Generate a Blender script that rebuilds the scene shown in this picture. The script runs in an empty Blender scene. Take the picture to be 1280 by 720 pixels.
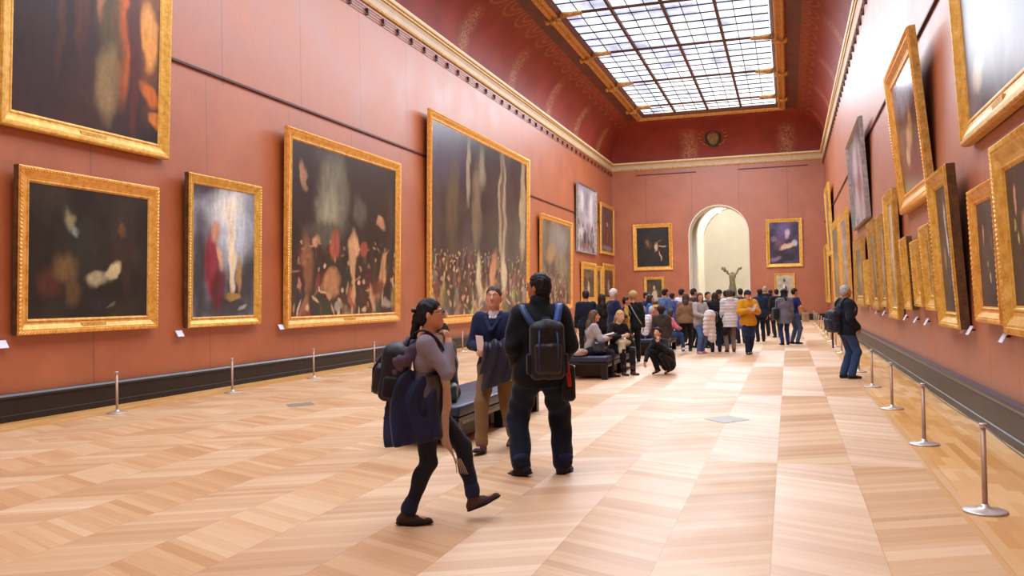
import bpy, bmesh, math, random
import numpy as np
from mathutils import Vector, Matrix, Euler
random.seed(7)
SC = bpy.context.scene
COL = SC.collection
# ------------------------------------------------------------------ camera
FPX, YAW, PITCH, ROLL = 1112.276, math.radians(17.244), math.radians(0.774), math.radians(-1.231)
EYE = Vector((0, 0, 1.6))
F = Vector((-math.sin(YAW)*math.cos(PITCH), math.cos(YAW)*math.cos(PITCH), math.sin(PITCH)))
R0 = Vector((math.cos(YAW), math.sin(YAW), 0)); U0 = R0.cross(F)
RV = R0*math.cos(ROLL)+U0*math.sin(ROLL); UV = U0*math.cos(ROLL)-R0*math.sin(ROLL)
cd = bpy.data.cameras.new('camera'); cam = bpy.data.objects.new('camera', cd); COL.objects.link(cam)
cam.matrix_world = Matrix(((RV.x, UV.x, -F.x, EYE.x), (RV.y, UV.y, -F.y, EYE.y), (RV.z, UV.z, -F.z, EYE.z), (0, 0, 0, 1)))
cd.sensor_width = 36; cd.lens = FPX*36/1280; cd.clip_end = 300; cd.clip_start = .05
SC.camera = cam
# ------------------------------------------------------------------ light and exposure
w = bpy.data.worlds.new('world'); SC.world = w; w.use_nodes = True
w.node_tree.nodes['Background'].inputs[0].default_value = (.75, .85, 1, 1)
w.node_tree.nodes['Background'].inputs[1].default_value = .3
SKY_STRENGTH = 1.55
SC.view_settings.view_transform = 'Standard'; SC.view_settings.look = 'None'
SC.view_settings.gamma = 1; SC.view_settings.use_curve_mapping = False
SC.view_settings.exposure = 0.0
def area(name, loc, rot, sx, sy, power, col):
    l = bpy.data.lights.new(name, 'AREA'); l.shape = 'RECTANGLE'; l.size = sx; l.size_y = sy; l.energy = power; l.color = col
    o = bpy.data.objects.new(name, l); o.location = loc; o.rotation_euler = rot; COL.objects.link(o); return o
# daylight falling through the long skylight (just under the glass plane)
for i in range(4):
    area('skylight_daylight', (-4.2, 4.7+13.6*i, 12.1), (0, 0, 0), 7.2, 13.4, 1450 if i < 3 else 2300, (.84, .91, 1))
area('stair_hall_daylight', (-4.1, 64.5, 11.3), (0, 0, 0), 6, 9, 1900, (1, .97, .93))
# ------------------------------------------------------------------ helpers
def lin(c):
    if isinstance(c, str):
        c = c.lstrip('#'); c = [int(c[i:i+2], 16)/255 for i in (0, 2, 4)]
    return tuple((x/12.92 if x <= .04045 else ((x+.055)/1.055)**2.4) for x in c[:3])+(1,)
def tag(o, label=None, cat=None, group=None, kind=None):
    if label: o['label'] = label
    if cat: o['category'] = cat
    if group: o['group'] = group
    if kind: o['kind'] = kind
    return o
def empty(name, loc, rz=0, label=None, cat=None, group=None, rx=0):
    o = bpy.data.objects.new(name, None); COL.objects.link(o); o.empty_display_size = .1
    o.location = loc; o.rotation_euler = (rx, 0, rz); return tag(o, label, cat, group)
def mesh_obj(name, verts, faces, mat, parent=None, smooth=False, uvs=None):
    me = bpy.data.meshes.new(name); me.from_pydata([tuple(v) for v in verts], [], [tuple(f) for f in faces])
    me.materials.append(mat); me.update()
    if smooth: me.polygons.foreach_set('use_smooth', [True]*len(me.polygons))
    o = bpy.data.objects.new(name, me); COL.objects.link(o)
    if parent: o.parent = parent
    return o
class MB:
    """collects simple shapes that form ONE part"""
    def __init__(s): s.v = []; s.f = []
    def add(s, v, f):
        n = len(s.v); s.v += [tuple(x) for x in v]; s.f += [tuple(i+n for i in q) for q in f]; return s
    def box(s, a, b, bev=0.0):
        (x0, y0, z0), (x1, y1, z1) = a, b
        if bev <= 0:
            return s.add([(x0,y0,z0),(x1,y0,z0),(x1,y1,z0),(x0,y1,z0),(x0,y0,z1),(x1,y0,z1),(x1,y1,z1),(x0,y1,z1)],
                  [(0,3,2,1),(4,5,6,7),(0,1,5,4),(1,2,6,5),(2,3,7,6),(3,0,4,7)])
        bm = bmesh.new(); bmesh.ops.create_cube(bm, size=1)
        for v in bm.verts: v.co = Vector(((x0+x1)/2+v.co.x*(x1-x0), (y0+y1)/2+v.co.y*(y1-y0), (z0+z1)/2+v.co.z*(z1-z0)))
        bmesh.ops.bevel(bm, geom=bm.edges[:], offset=bev, segments=3, affect='EDGES', profile=.5)
        return s.bm(bm)
    def bm(s, bm):
        bm.verts.ensure_lookup_table(); bm.verts.index_update()
        s.add([v.co[:] for v in bm.verts], [[v.index for v in f.verts] for f in bm.faces]); bm.free(); return s
    def tube(s, pts, r, seg=10, flat=None, cap=True):
        pts = [Vector(p) for p in pts]; n = len(pts); rr = r if isinstance(r, (list, tuple)) else [r]*n
        V = []; Fc = []; up = None
        for i, p in enumerate(pts):
            t = (pts[min(i+1, n-1)]-pts[max(i-1, 0)]).normalized()
            if up is None:
                up = Vector((0, 0, 1)) if abs(t.z) < .9 else Vector((1, 0, 0))
            a = (up-t*up.dot(t)).normalized(); b = t.cross(a); up = a
            for k in range(seg):
                an = 2*math.pi*k/seg
                V.append(p+a*math.cos(an)*rr[i]*(flat or 1)+b*math.sin(an)*rr[i])
        for i in range(n-1):
            for k in range(seg):
                k2 = (k+1) % seg; Fc.append((i*seg+k, i*seg+k2, (i+1)*seg+k2, (i+1)*seg+k))
        if cap: Fc += [tuple(range(seg-1, -1, -1)), tuple(range((n-1)*seg, n*seg))]
        return s.add(V, Fc)
    def lathe(s, prof, seg=24, c=(0, 0, 0)):
        V = []; Fc = []
        for r, z in prof:
            for k in range(seg):
                a = 2*math.pi*k/seg; V.append((c[0]+r*math.cos(a), c[1]+r*math.sin(a), c[2]+z))
        for i in range(len(prof)-1):
            for k in range(seg):
                k2 = (k+1) % seg; Fc.append((i*seg+k, i*seg+k2, (i+1)*seg+k2, (i+1)*seg+k))
        Fc.append(tuple(range(seg-1, -1, -1))); Fc.append(tuple(range((len(prof)-1)*seg, len(prof)*seg)))
        return s.add(V, Fc)
    def build(s, name, mat, parent=None, smooth=False):
        return mesh_obj(name, s.v, s.f, mat, parent, smooth)
# ---- node materials
class NT:
    def __init__(s, name):
        s.m = bpy.data.materials.new(name); s.m.use_nodes = True; s.t = s.m.node_tree
        s.b = s.t.nodes['Principled BSDF']; s.o = s.t.nodes['Material Output']
    def n(s, typ, **kw):
        x = s.t.nodes.new(typ)
        for k, v in kw.items(): setattr(x, k, v)
        return x
    def l(s, a, b): s.t.links.new(a, b)
    def set(s, sock, v):
        if isinstance(v, bpy.types.NodeSocket): s.l(v, sock)
        else: sock.default_value = v
    def math(s, op, a, b=0.0, c=0.0, clamp=False):
        x = s.n('ShaderNodeMath', operation=op, use_clamp=clamp)
        for i, q in enumerate((a, b, c)): s.set(x.inputs[i], q)
        return x.outputs[0]
    def mix(s, f, a, b, mode='MIX'):
        x = s.n('ShaderNodeMix', data_type='RGBA', blend_type=mode)
        s.set(x.inputs[0], f); s.set(x.inputs[6], a); s.set(x.inputs[7], b); return x.outputs[2]
    def ramp(s, f, stops, interp='LINEAR'):
        x = s.n('ShaderNodeValToRGB'); x.color_ramp.interpolation = interp; e = x.color_ramp.elements
        while len(e) < len(stops): e.new(.5)
        for q, (p, c) in zip(e, stops): q.position = p; q.color = c
        s.set(x.inputs[0], f); return x.outputs[0]
    def coord(s, which='Object'): return s.n('ShaderNodeTexCoord').outputs[which]
    def noise(s, vec, scale, detail=3, rough=.5, out='Fac', dist=0):
        x = s.n('ShaderNodeTexNoise'); s.l(vec, x.inputs['Vector']); x.inputs['Scale'].default_value = scale
        x.inputs['Detail'].default_value = detail; x.inputs['Roughness'].default_value = rough; x.inputs['Distortion'].default_value = dist
        return x.outputs[out]
    def map(s, vec, loc=(0,0,0), rot=(0,0,0), sc=(1,1,1)):
        x = s.n('ShaderNodeMapping'); s.l(vec, x.inputs[0]); x.inputs[1].default_value = loc; x.inputs[2].default_value = rot; x.inputs[3].default_value = sc
        return x.outputs[0]
    def rng(s, v, a, b, c=0.0, d=1.0, smooth=False):
        x = s.n('ShaderNodeMapRange', interpolation_type='SMOOTHSTEP' if smooth else 'LINEAR')
        s.set(x.inputs[0], v)
        for i, q in enumerate((a, b, c, d)): x.inputs[i+1].default_value = q
        return x.outputs[0]
    def sep(s, vec):
        x = s.n('ShaderNodeSeparateXYZ'); s.l(vec, x.inputs[0]); return x.outputs
    def comb(s, x_, y_, z_=0.0):
        x = s.n('ShaderNodeCombineXYZ')
        for i, q in enumerate((x_, y_, z_)): s.set(x.inputs[i], q)
        return x.outputs[0]
    def bump(s, h, strength=.3, dist=.01):
        x = s.n('ShaderNodeBump'); x.inputs['Strength'].default_value = strength; x.inputs['Distance'].default_value = dist
        s.l(h, x.inputs['Height']); s.l(x.outputs[0], s.b.inputs['Normal'])
    def fin(s, color=None, rough=.5, metal=0.0, spec=.5, coat=0.0, sheen=0.0, cr=.15, cior=1.5):
        if color is not None: s.set(s.b.inputs['Base Color'], color)
        s.set(s.b.inputs['Roughness'], rough); s.set(s.b.inputs['Metallic'], metal)
        s.b.inputs['Specular IOR Level'].default_value = spec; s.b.inputs['Coat Weight'].default_value = coat
        s.b.inputs['Coat Roughness'].default_value = cr; s.b.inputs['Coat IOR'].default_value = cior
        if sheen: s.b.inputs['Sheen Weight'].default_value = sheen; s.b.inputs['Sheen Roughness'].default_value = .4
        return s.m
def plain(name, c, rough=.5, metal=0, spec=.5, var=.12, scale=8, bump=0, bscale=60):
    n = NT(name); co = n.coord(); c = lin(c)
    f = n.noise(co, scale, 4)
    d = tuple(max(0, x*(1-var)) for x in c[:3])+(1,); e = tuple(min(1, x*(1+var)) for x in c[:3])+(1,)
    col = n.mix(n.rng(f, .3, .7), d, e)
    if bump: n.bump(n.noise(co, bscale, 3), bump, .004)
    return n.fin(col, rough, metal, spec)
_fab = {}
def fabric(c, rough=.85, bump=.35, var=.16, spec=.25, name='fabric'):
    k = (c, rough, bump, var, spec)
    if k not in _fab:
        n = NT(name); co = n.coord(); cc = lin(c)
        f = n.noise(co, 5, 5, .6)
        col = n.mix(n.rng(f, .3, .7), tuple(x*(1-var) for x in cc[:3])+(1,), tuple(min(1, x*(1+var)) for x in cc[:3])+(1,))
        n.bump(n.noise(n.map(co, sc=(1, 1, .6)), 28, 4, .6, dist=.6), bump, .01)
        _fab[k] = n.fin(col, rough, 0, spec, sheen=.15)
    return _fab[k]
# ================================================================== materials of the room
XL, XR, YB, YN = -10.806, 2.232, 57.15, -6.0
ZC = 9.6            # bottom of cornice
ZT = 10.28
def wall_mat(name, axis, seams, seam_hi):
    n = NT(name); co = n.coord(); xyz = n.sep(co); a = xyz[axis]; z = xyz[2]
    f = n.noise(co, .9, 5, .6); f2 = n.noise(n.map(co, sc=(1, 1, .5)), 14, 3)
    col = n.ramp(f, [(.25, lin('#9a4818')), (.5, lin('#a8531d')), (.75, lin('#b45f27'))])
    col = n.mix(n.math('MULTIPLY', n.rng(f2, .35, .75), .2), col, lin('#87401f'))
    # seams of the fabric panels
    def seam(step, off, wd):
        q = n.math('FRACT', n.math('DIVIDE', n.math('ADD', a, 100-off), step))
        return n.math('LESS_THAN', n.math('MULTIPLY', n.math('ABSOLUTE', n.math('SUBTRACT', q, .5)), step), wd)
    up = n.math('GREATER_THAN', z, 6.05)
    s1 = n.math('MULTIPLY', seam(seam_hi[0], seam_hi[1], .018), up)
    s2 = n.math('MULTIPLY', seam(seams[0], seams[1], .014), n.math('SUBTRACT', 1.0, up))
    s = n.math('MAXIMUM', s1, s2)
    col = n.mix(n.math('MULTIPLY', s, .55), col, lin('#54271f'))
    b = n.math('SUBTRACT', n.math('MULTIPLY', f2, .35), s)
    n.bump(b, .25, .01)
    return n.fin(col, n.rng(f, .3, .7, .38, .5), 0, .5, coat=.8, cr=.56, cior=1.75)
M = {}
M['wall_left'] = wall_mat('red_wall_cloth', 1, (3.05, 14.2+1.525), (3.05, 14.75+1.525))
M['wall_right'] = wall_mat('red_wall_cloth_right', 1, (1.37, 15.0), (2.74, 15.0))
M['wall_back'] = wall_mat('red_wall_cloth_end', 0, (2.9, -7.2+1.45), (2.9, -7.2+1.45))
M['cream'] = plain('cream_paint', '#d8c9ae', .5, var=.05)
M['cream_stone'] = plain('pale_stone', '#ddd6c8', .8, var=.06, scale=.6)
M['gilt'] = None
def gilt(name, c1, c2, c3, rough=.38, bump=.5, bs=55, metal=.3):
    n = NT(name); co = n.coord(); f = n.noise(co, 9, 5, .65); g = n.noise(co, bs, 3, .6)
    col = n.ramp(n.math('ADD', n.math('MULTIPLY', f, .7), n.math('MULTIPLY', g, .3)), [(.32, lin(c1)), (.5, lin(c2)), (.68, lin(c3))])
    n.bump(g, bump, .008)
    return n.fin(col, rough, metal, .6)
M['gold'] = gilt('gilt_frame', '#bd8630', '#e0ab47', '#f6d07c')
M['gold_pale'] = gilt('pale_gilt', '#b58332', '#deab54', '#f4d38a', .42)
M['gold_orange'] = gilt('warm_gilt', '#bd7f2b', '#e8a748', '#f6c674', .4, .3)
M['gold_dark'] = gilt('aged_gilt', '#936a2c', '#c39444', '#deb266', .4, .7, 30)
M['gold_side'] = gilt('frame_side_wood', '#3a2413', '#5c3c1e', '#7a5228', .55, .3, 30, .1)
M['silver_frame'] = gilt('grey_frame', '#6a625c', '#9a9088', '#c0b6ac', .45, .2, 40, .2)
M['cornice_gold'] = gilt('cornice_gilt', '#a7813f', '#cda765', '#e9cd94', .45, .5, 12, .3)
M['dark_rail'] = plain('dark_red_rail', '#4c2524', .45)
M['base'] = plain('dark_skirting', '#241b17', .42, spec=.35, var=.15, scale=3)
M['base_top'] = plain('dark_skirting_cap', '#22202e', .32, spec=.5)
M['iron'] = plain('dark_iron', '#241a18', .45, .3)
M['brown_metal'] = plain('bronze_post', '#b3937c', .4, .3)
M['steel'] = plain('brushed_post_base', '#c9bfb8', .32, .5)
M['card'] = plain('white_card', '#dcdcf0', .5, var=.03)
# ------------------------------------------------------------------ floor: chevron oak in columns that flip every bay
BAY, Y0B, CW = 5.86, 8.81, .66
ANISO = 0.25
def floor_mat():
    n = NT('oak_chevron_parquet'); co = n.coord(); X, Y, Z = n.sep(co)
    cx = n.math('DIVIDE', n.math('ADD', X, .14+66), CW); c = n.math('FLOOR', cx)
    by = n.math('FLOOR', n.math('DIVIDE', n.math('ADD', Y, -Y0B+58.6), BAY))
    par = n.math('MODULO', n.math('ADD', c, by), 2.0)
    sg = n.math('SUBTRACT', n.math('MULTIPLY', par, 2.0), 1.0)
    xl = n.math('SUBTRACT', n.math('FRACT', cx), .5)
    q = n.math('ADD', Y, n.math('MULTIPLY', n.math('MULTIPLY', xl, sg), CW*.5))
    PW = .105
    qq = n.math('DIVIDE', q, PW); pid = n.math('FLOOR', qq)
    wn = n.n('ShaderNodeTexWhiteNoise', noise_dimensions='3D'); n.l(n.comb(c, pid, by), wn.inputs['Vector'])
    wn2 = n.n('ShaderNodeTexWhiteNoise', noise_dimensions='3D'); n.l(n.comb(c, n.math('FLOOR', n.math('DIVIDE', q, .62)), by), wn2.inputs['Vector'])
    # grain runs along each plank
    gv = n.comb(n.math('MULTIPLY', qq, 1.0), n.math('MULTIPLY', n.math('SUBTRACT', X, n.math('MULTIPLY', n.math('MULTIPLY', Y, sg), .4)), 1.0), c)
    g = n.noise(n.map(gv, sc=(2.5, 1.5, 3)), 2.0, 4, .6)
    tone = n.math('ADD', n.math('MULTIPLY', wn.outputs[0], .34), n.math('ADD', n.math('MULTIPLY', wn2.outputs[0], .34), n.math('MULTIPLY', g, .32)))
    light = n.ramp(tone, [(.15, lin('#bc8b5e')), (.5, lin('#d1a67b')), (.85, lin('#e2c09a'))])
    col = light
    # wood fibres: the sheen depends on the direction each block of planks is laid in
    tl = n.comb(1.0, n.math('MULTIPLY', sg, -.5), 0.0); tn = n.n('ShaderNodeVectorMath', operation='NORMALIZE'); n.l(tl, tn.inputs[0])
    n.l(tn.outputs[0], n.b.inputs['Tangent']); n.b.inputs['Anisotropic'].default_value = .6; n.b.inputs['Anisotropic Rotation'].default_value = ANISO
    # border strips by the walls
    inb = n.math('MAXIMUM', n.math('GREATER_THAN', X, 1.15), n.math('LESS_THAN', X, -9.9))
    strip = n.math('LESS_THAN', n.math('ABSOLUTE', n.math('SUBTRACT', X, 1.19)), .05)
    bq = n.math('FLOOR', n.math('DIVIDE', X, .09)); bw = n.n('ShaderNodeTexWhiteNoise', noise_dimensions='2D')
    n.l(n.comb(bq, n.math('FLOOR', n.math('ADD', n.math('DIVIDE', Y, .7), n.math('MULTIPLY', bq, .37)))), bw.inputs['Vector'])
    bcol = n.ramp(bw.outputs[0], [(0, lin('#c68c48')), (.5, lin('#d49d5a')), (1, lin('#deae70'))])
    col = n.mix(inb, col, bcol); col = n.mix(strip, col, lin('#d0a068'))
    e = n.math('ABSOLUTE', n.math('SUBTRACT', n.math('FRACT', qq), .5))
    line = n.math('GREATER_THAN', e, .485)
    ec = n.math('GREATER_THAN', n.math('ABSOLUTE', xl), .494)
    ln = n.math('MAXIMUM', line, ec)
    col = n.mix(n.math('MULTIPLY', ln, .3), col, lin('#8a5a30'))
    n.bump(n.math('SUBTRACT', n.math('MULTIPLY', g, .25), ln), .06, .004)
    return n.fin(col, n.rng(n.noise(co, 1.2, 4), .3, .7, .4, .52), 0, .8, coat=.0)
M['floor'] = floor_mat()
# ================================================================== shell
o = mesh_obj('floor', [(XL-.3, YN-.3, 0), (XR+.3, YN-.3, 0), (XR+.3, YB+.0, 0), (XL-.3, YB+.0, 0), (XL-.3, YN-.3, -.2), (XR+.3, YN-.3, -.2), (XR+.3, YB, -.2), (XL-.3, YB, -.2)],
    [(0,1,2,3),(7,6,5,4),(0,4,5,1),(1,5,6,2),(2,6,7,3),(3,7,4,0)], M['floor']); tag(o, kind='structure')
m = MB().box((XL-.3, YN-.3, 0), (XL, YB+.3, ZT)); tag(m.build('wall_left', M['wall_left']), kind='structure')
m = MB().box((XR, YN-.3, 0), (XR+.3, YB+.3, ZT)); tag(m.build('wall_right', M['wall_right']), kind='structure')
m = MB().box((XL, YN-.3, 0), (XR, YN, ZT)); tag(m.build('wall_front', M['wall_back']), kind='structure')
# end wall with the round-headed opening
AX, AR, AZ = -4.1, 1.86, 5.45
def arch_pts(cx, r, z, n=32): return [(cx+r*math.cos(math.pi*(1-i/n)), z+r*math.sin(math.pi*(1-i/n))) for i in range(n+1)]
def end_wall(name, y0, y1, x0, x1, zt, cx, r, z, mat, parent=None):
    ap = arch_pts(cx, r, z); V = []; Fc = []
    for y in (y0, y1):
        V += [(x0, y, 0), (x0, y, z), (x0, y, zt), (x1, y, zt), (x1, y, z), (x1, y, 0), (cx-r, y, 0), (cx+r, y, 0)]
        V += [(a, y, b) for a, b in ap]+[(a, y, zt) for a, b in ap]
    N = len(V)//2; na = len(ap)
    def q(s, fl):
        b = s*N; fs = [(b, b+6, b+8, b+1), (b+1, b+8, b+8+na, b+2), (b+7, b+5, b+4, b+8+na-1), (b+8+na-1, b+4, b+3, b+8+2*na-1)]
        fs += [(b+8+i, b+9+i, b+8+na+i+1, b+8+na+i) for i in range(na-1)]
        return [tuple(reversed(f)) if fl else f for f in fs]
    return V, q(0, False)+q(1, True), N, na
V, Fc, N, na = end_wall('wall_back', YB, YB+.3, XL, XR, ZT, AX, AR, AZ, None)
tag(mesh_obj('wall_back', V, Fc, M['wall_back']), kind='structure')
def arch_lining(name, y0, y1, cx, r, z, t, mat):
    ap = [(cx-r, 0)]+arch_pts(cx, r, z)+[(cx+r, 0)]; ao = [(cx-r-t, 0)]+arch_pts(cx, r+t, z)+[(cx+r+t, 0)]
    n = len(ap); V = [(a, y, b) for y in (y0, y1) for a, b in ap]+[(a, y, b) for y in (y0, y1) for a, b in ao]; Fc = []
    for i in range(n-1):
        Fc += [(i, i+1, n+i+1, n+i), (2*n+i, 3*n+i, 3*n+i+1, 2*n+i+1), (i, 2*n+i, 2*n+i+1, i+1), (n+i, n+i+1, 3*n+i+1, 3*n+i)]
    return mesh_obj(name, V, Fc, mat, smooth=False)
tag(arch_lining('trim_1', YB-.03, YB+1.5, AX, AR-.07, AZ, .07, M['cream_stone']), kind='structure')
# stair hall beyond
HX0, HX1, HY = -8.6, .4, 73.0
m = MB().box((HX0-.3, YB+.3, 0), (HX0, HY, 12)); tag(m.build('wall_hall_left', M['cream_stone']), kind='structure')
m = MB().box((HX1, YB+.3, 0), (HX1+.3, HY, 12)); tag(m.build('wall_hall_right', M['cream_stone']), kind='structure')
m = MB().box((HX0, HY, 0), (HX1, HY+.3, 12)); tag(m.build('wall_hall_back', M['cream_stone']), kind='structure')
m = MB().box((HX0, YB, -.2), (HX1, HY, 0)); tag(m.build('floor_hall', plain('pale_stone_floor', '#b9ab93', .5)), kind='structure')
m = MB().box((HX0, YB+.3, 12), (HX1, HY, 12.2)); tag(m.build('ceiling_hall', M['cream_stone']), kind='structure')
# white wall-arch bands inside the hall
for k, (yy, r, cx, z) in enumerate([(59.6, 1.95, -3.75, 5.65), (65.6, 2.35, -3.45, 5.6)]):
    V, Fc, N, na = end_wall('x', yy, yy+.8, HX0, HX1, 12, cx, r, z, None)
    n_ = na
    Fc += [(8+i, N+8+i, N+9+i, 9+i) for i in range(na-1)]+[(6, N+6, N+8, 8), (7, 8+na-1, N+8+na-1, N+7)]
    tag(mesh_obj('trim_%d' % (k+2), V, Fc, M['cream_stone']), kind='structure')
# ------------------------------------------------------------------ cove ceiling around the skylight
GZ = 12.45; GX0, GX1, GY0, GY1 = -7.95, -.47, -2.45, 52.7
FX0, FX1, FY0, FY1 = -8.5, .12, -3.05, 53.45
def cove_mat(name, axis):
    n = NT(name); co = n.coord(); xyz = n.sep(co); a = xyz[axis]; z = xyz[2]
    base = n.ramp(n.noise(co, .8, 5, .6), [(.3, lin('#7c2b1e')), (.7, lin('#953828'))])
    q = n.math('FRACT', n.math('DIVIDE', n.math('ADD', a, 100*BAY-Y0B-.1), BAY))
    d = n.math('MULTIPLY', n.math('ABSOLUTE', n.math('SUBTRACT', q, .5)), BAY)     # distance from tie line in metres
    orn = n.noise(n.map(co, sc=(1, 1, 1.2)), 5.5, 5, .7, dist=2.2)
    g1 = n.math('MULTIPLY', n.rng(d, .1, .75, 1, 0, True), n.rng(orn, .45, .6))
    hz = n.rng(z, 11.6, 12.1, 1, 0, True)
    col = n.mix(n.math('MULTIPLY', n.math('MULTIPLY', g1, hz), .7), base, lin('#c49a72'))
    # painted shell frieze under the gilt frame
    across = xyz[0] if axis == 1 else xyz[1]; d0 = n.math('SUBTRACT', FX0 if axis == 1 else FY0, across); d1 = n.math('SUBTRACT', across, FX1 if axis == 1 else FY1)
    dist = n.math('MAXIMUM', d0, d1)
    fr = n.math('FRACT', n.math('DIVIDE', n.math('ADD', a, 100), 1.465))
    ex = n.math('MULTIPLY', n.math('SUBTRACT', fr, .5), 1.465)
    ez = n.math('SUBTRACT', dist, .62)
    rad = n.math('SQRT', n.math('ADD', n.math('MULTIPLY', ex, ex), n.math('MULTIPLY', ez, ez)))
    ring = n.math('LESS_THAN', n.math('ABSOLUTE', n.math('SUBTRACT', rad, .6)), .05)
    inner = n.math('LESS_THAN', n.math('ABSOLUTE', n.math('SUBTRACT', rad, .3)), .05)
    top = n.math('GREATER_THAN', dist, .6)
    col = n.mix(n.math('MULTIPLY', n.math('LESS_THAN', dist, .62), n.rng(n.noise(n.map(co, sc=(1, 1, 1)), 1.6, 2), .4, .6, .45, .85)), col, lin('#4c3a36'))
    col = n.mix(n.math('MULTIPLY', n.math('MULTIPLY', n.math('MAXIMUM', ring, inner), top), n.rng(n.noise(co, 7, 3), .3, .6, .15, .8)), col, lin('#a06a3c'))
    n.bump(n.noise(co, 10, 4), .15, .01)
    return n.fin(col, .6, 0, .4)
M['cove_side'] = cove_mat('painted_red_cove', 1); M['cove_end'] = cove_mat('painted_red_cove_end', 0)
def cove_prof(x0, z0, x1, z1, n=14):
    return [(x0+(x1-x0)*(1-math.cos(t*math.pi/2)), z0+(z1-z0)*math.sin(t*math.pi/2)) for t in [i/n for i in range(n+1)]]
ca, cb_ = cove_prof(0, ZT-.02, 1, GZ), None
rings = [(XL+(FX0-XL)*a, XR+(FX1-XR)*a, YN+(FY0-YN)*a, YB+(FY1-YB)*a, z) for a, z in ca]
def cove(name, side, mat):
    V = []
    for x0, x1, y0, y1, z in rings:
        V += {'l': [(x0, y0, z), (x0, y1, z)], 'r': [(x1, y1, z), (x1, y0, z)], 'b': [(x0, y1, z), (x1, y1, z)], 'f': [(x1, y0, z), (x0, y0, z)]}[side]
    Fc = [(2*i, 2*i+1, 2*i+3, 2*i+2) for i in range(len(rings)-1)]
    return tag(mesh_obj(name, V, Fc, mat, smooth=True), kind='structure')
cove('ceiling', 'l', M['cove_side']); cove('ceiling_right', 'r', M['cove_side']); cove('ceiling_back', 'b', M['cove_end']); cove('ceiling_front', 'f', M['cove_end'])
# roof slab above everything so no stray sky leaks in round the shell
# gilt frame round the skylight: swept profile
def loop_sweep(prof, x0, x1, y0, y1):
    """prof: list of (inset, z); rectangle loop"""
    V = []; Fc = []
    for d, z in prof: V += [(x0+d, y0+d, z), (x1-d, y0+d, z), (x1-d, y1-d, z), (x0+d, y1-d, z)]
    for i in range(len(prof)-1):
        for k in range(4):
            k2 = (k+1) % 4; Fc.append((4*i+k, 4*i+k2, 4*i+4+k2, 4*i+4+k))
    return V, Fc
M['sky_gold'] = gilt('skylight_gilt', '#9c6a30', '#cf9a50', '#ecc583', .42, .8, 14, .25)
M['sky_brown'] = plain('brown_moulding', '#6b3f2c', .5)
pr = [(0, GZ), (0, GZ-.12), (.02, GZ-.2), (.07, GZ-.27), (.15, GZ-.28), (.21, GZ-.22), (.23, GZ-.16), (.27, GZ-.16), (.3, GZ-.21), (.37, GZ-.23), (.42, GZ-.16)]
V, Fc = loop_sweep(pr, FX0, FX1, FY0, FY1); sk = empty('skylight', (0, 0, 0), 0, 'long gridded glass skylight with gilt frame down the middle of the ceiling', 'skylight')
mesh_obj('gilt_frame', V, Fc, M['sky_gold'], sk)
V, Fc = loop_sweep([(.42, GZ-.16), (.46, GZ-.12), (.5, GZ-.04), (.56, GZ+.05)], FX0, FX1, FY0, FY1); mesh_obj('inner_moulding', V, Fc, M['sky_brown'], sk)
# glass: bright daylight behind diffusing panes, with the shadow of the roof structure
def glass_mat():
    n = NT('daylit_glass'); co = n.coord(); X, Y, Z = n.sep(co)
    px = n.math('FLOOR', n.math('DIVIDE', X, (GX1-GX0)/12)); py = n.math('FLOOR', n.math('DIVIDE', Y, BAY/6))
    wn = n.n('ShaderNodeTexWhiteNoise', noise_dimensions='2D'); n.l(n.comb(px, py), wn.inputs['Vector'])
    cl = n.noise(n.map(co, sc=(.5, .16, 1)), 1.6, 3, .55)
    bars = n.noise(n.map(co, sc=(.12, 1, 1)), 1.1, 2, .4)
    v = n.math('ADD', n.math('MULTIPLY', cl, .55), n.math('ADD', n.math('MULTIPLY', bars, .45), n.math('MULTIPLY', wn.outputs[0], .08)))
    v = n.math('ADD', v, n.rng(Y, 30, 50, -.07, .06))
    col = n.ramp(v, [(.36, lin('#7f8aa6')), (.46, lin('#b3bed8')), (.54, lin('#e2eaf8')), (.62, lin('#ffffff'))])
    n.l(col, n.b.inputs['Emission Color'])
    # calibrated in script head
    n.b.inputs['Emission Strength'].default_value = SKY_STRENGTH
    n.fin((.3, .3, .3, 1), .4); n.l(col, n.b.inputs['Emission Color']); return n.m
M['glass'] = glass_mat()
m = MB().add([(FX0+.1, FY0+.1, GZ+.04), (FX1-.1, FY0+.1, GZ+.04), (FX1-.1, FY1-.1, GZ+.04), (FX0+.1, FY1-.1, GZ+.04)], [(3, 2, 1, 0)])
m.build('glass_panes', M['glass'], sk)
ties = [Y0B-.1+BAY*i for i in range(-2, 8)]   # -3.0 ... 50.
ties = [t+.05 for t in (3.35, 9.2, 15.05, 20.9, 26.8, 32.65, 38.5, 44.35, 50.2)]
thin = MB(); cw = (GX1-GX0)/12
for i in range(1, 12):
    if i % 3: thin.box((GX0+cw*i-.014, GY0, GZ-.01), (GX0+cw*i+.012, GY1, GZ+.02))
y = 50.25
rows = []
k = 0; yy = 50.25
while yy > GY0:
    rows.append((yy, k)); yy -= 5.85/6; k += 1
yy = 50.25+5.85/6; k2 = 1
while yy < GY1: rows.append((yy, -k2)); yy += 5.85/6; k2 += 1
for yy, k in rows:
    if k % 6 == 0: continue
    t = .03 if k % 3 == 0 else .014
    thin.box((GX0, yy-t, GZ-.015), (GX1, yy+t, GZ+.025))
thin.build('glazing_bar', M['iron'], sk)
M['rust'] = plain('rusty_red_steel', '#5a3022', .5)
for i in (3, 6, 9):
    b = MB().box((GX0+cw*i-.055, GY0, GZ-.1), (GX0+cw*i+.055, GY1, GZ+.03)); b.build('main_rib', M['rust'], sk)
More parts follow.
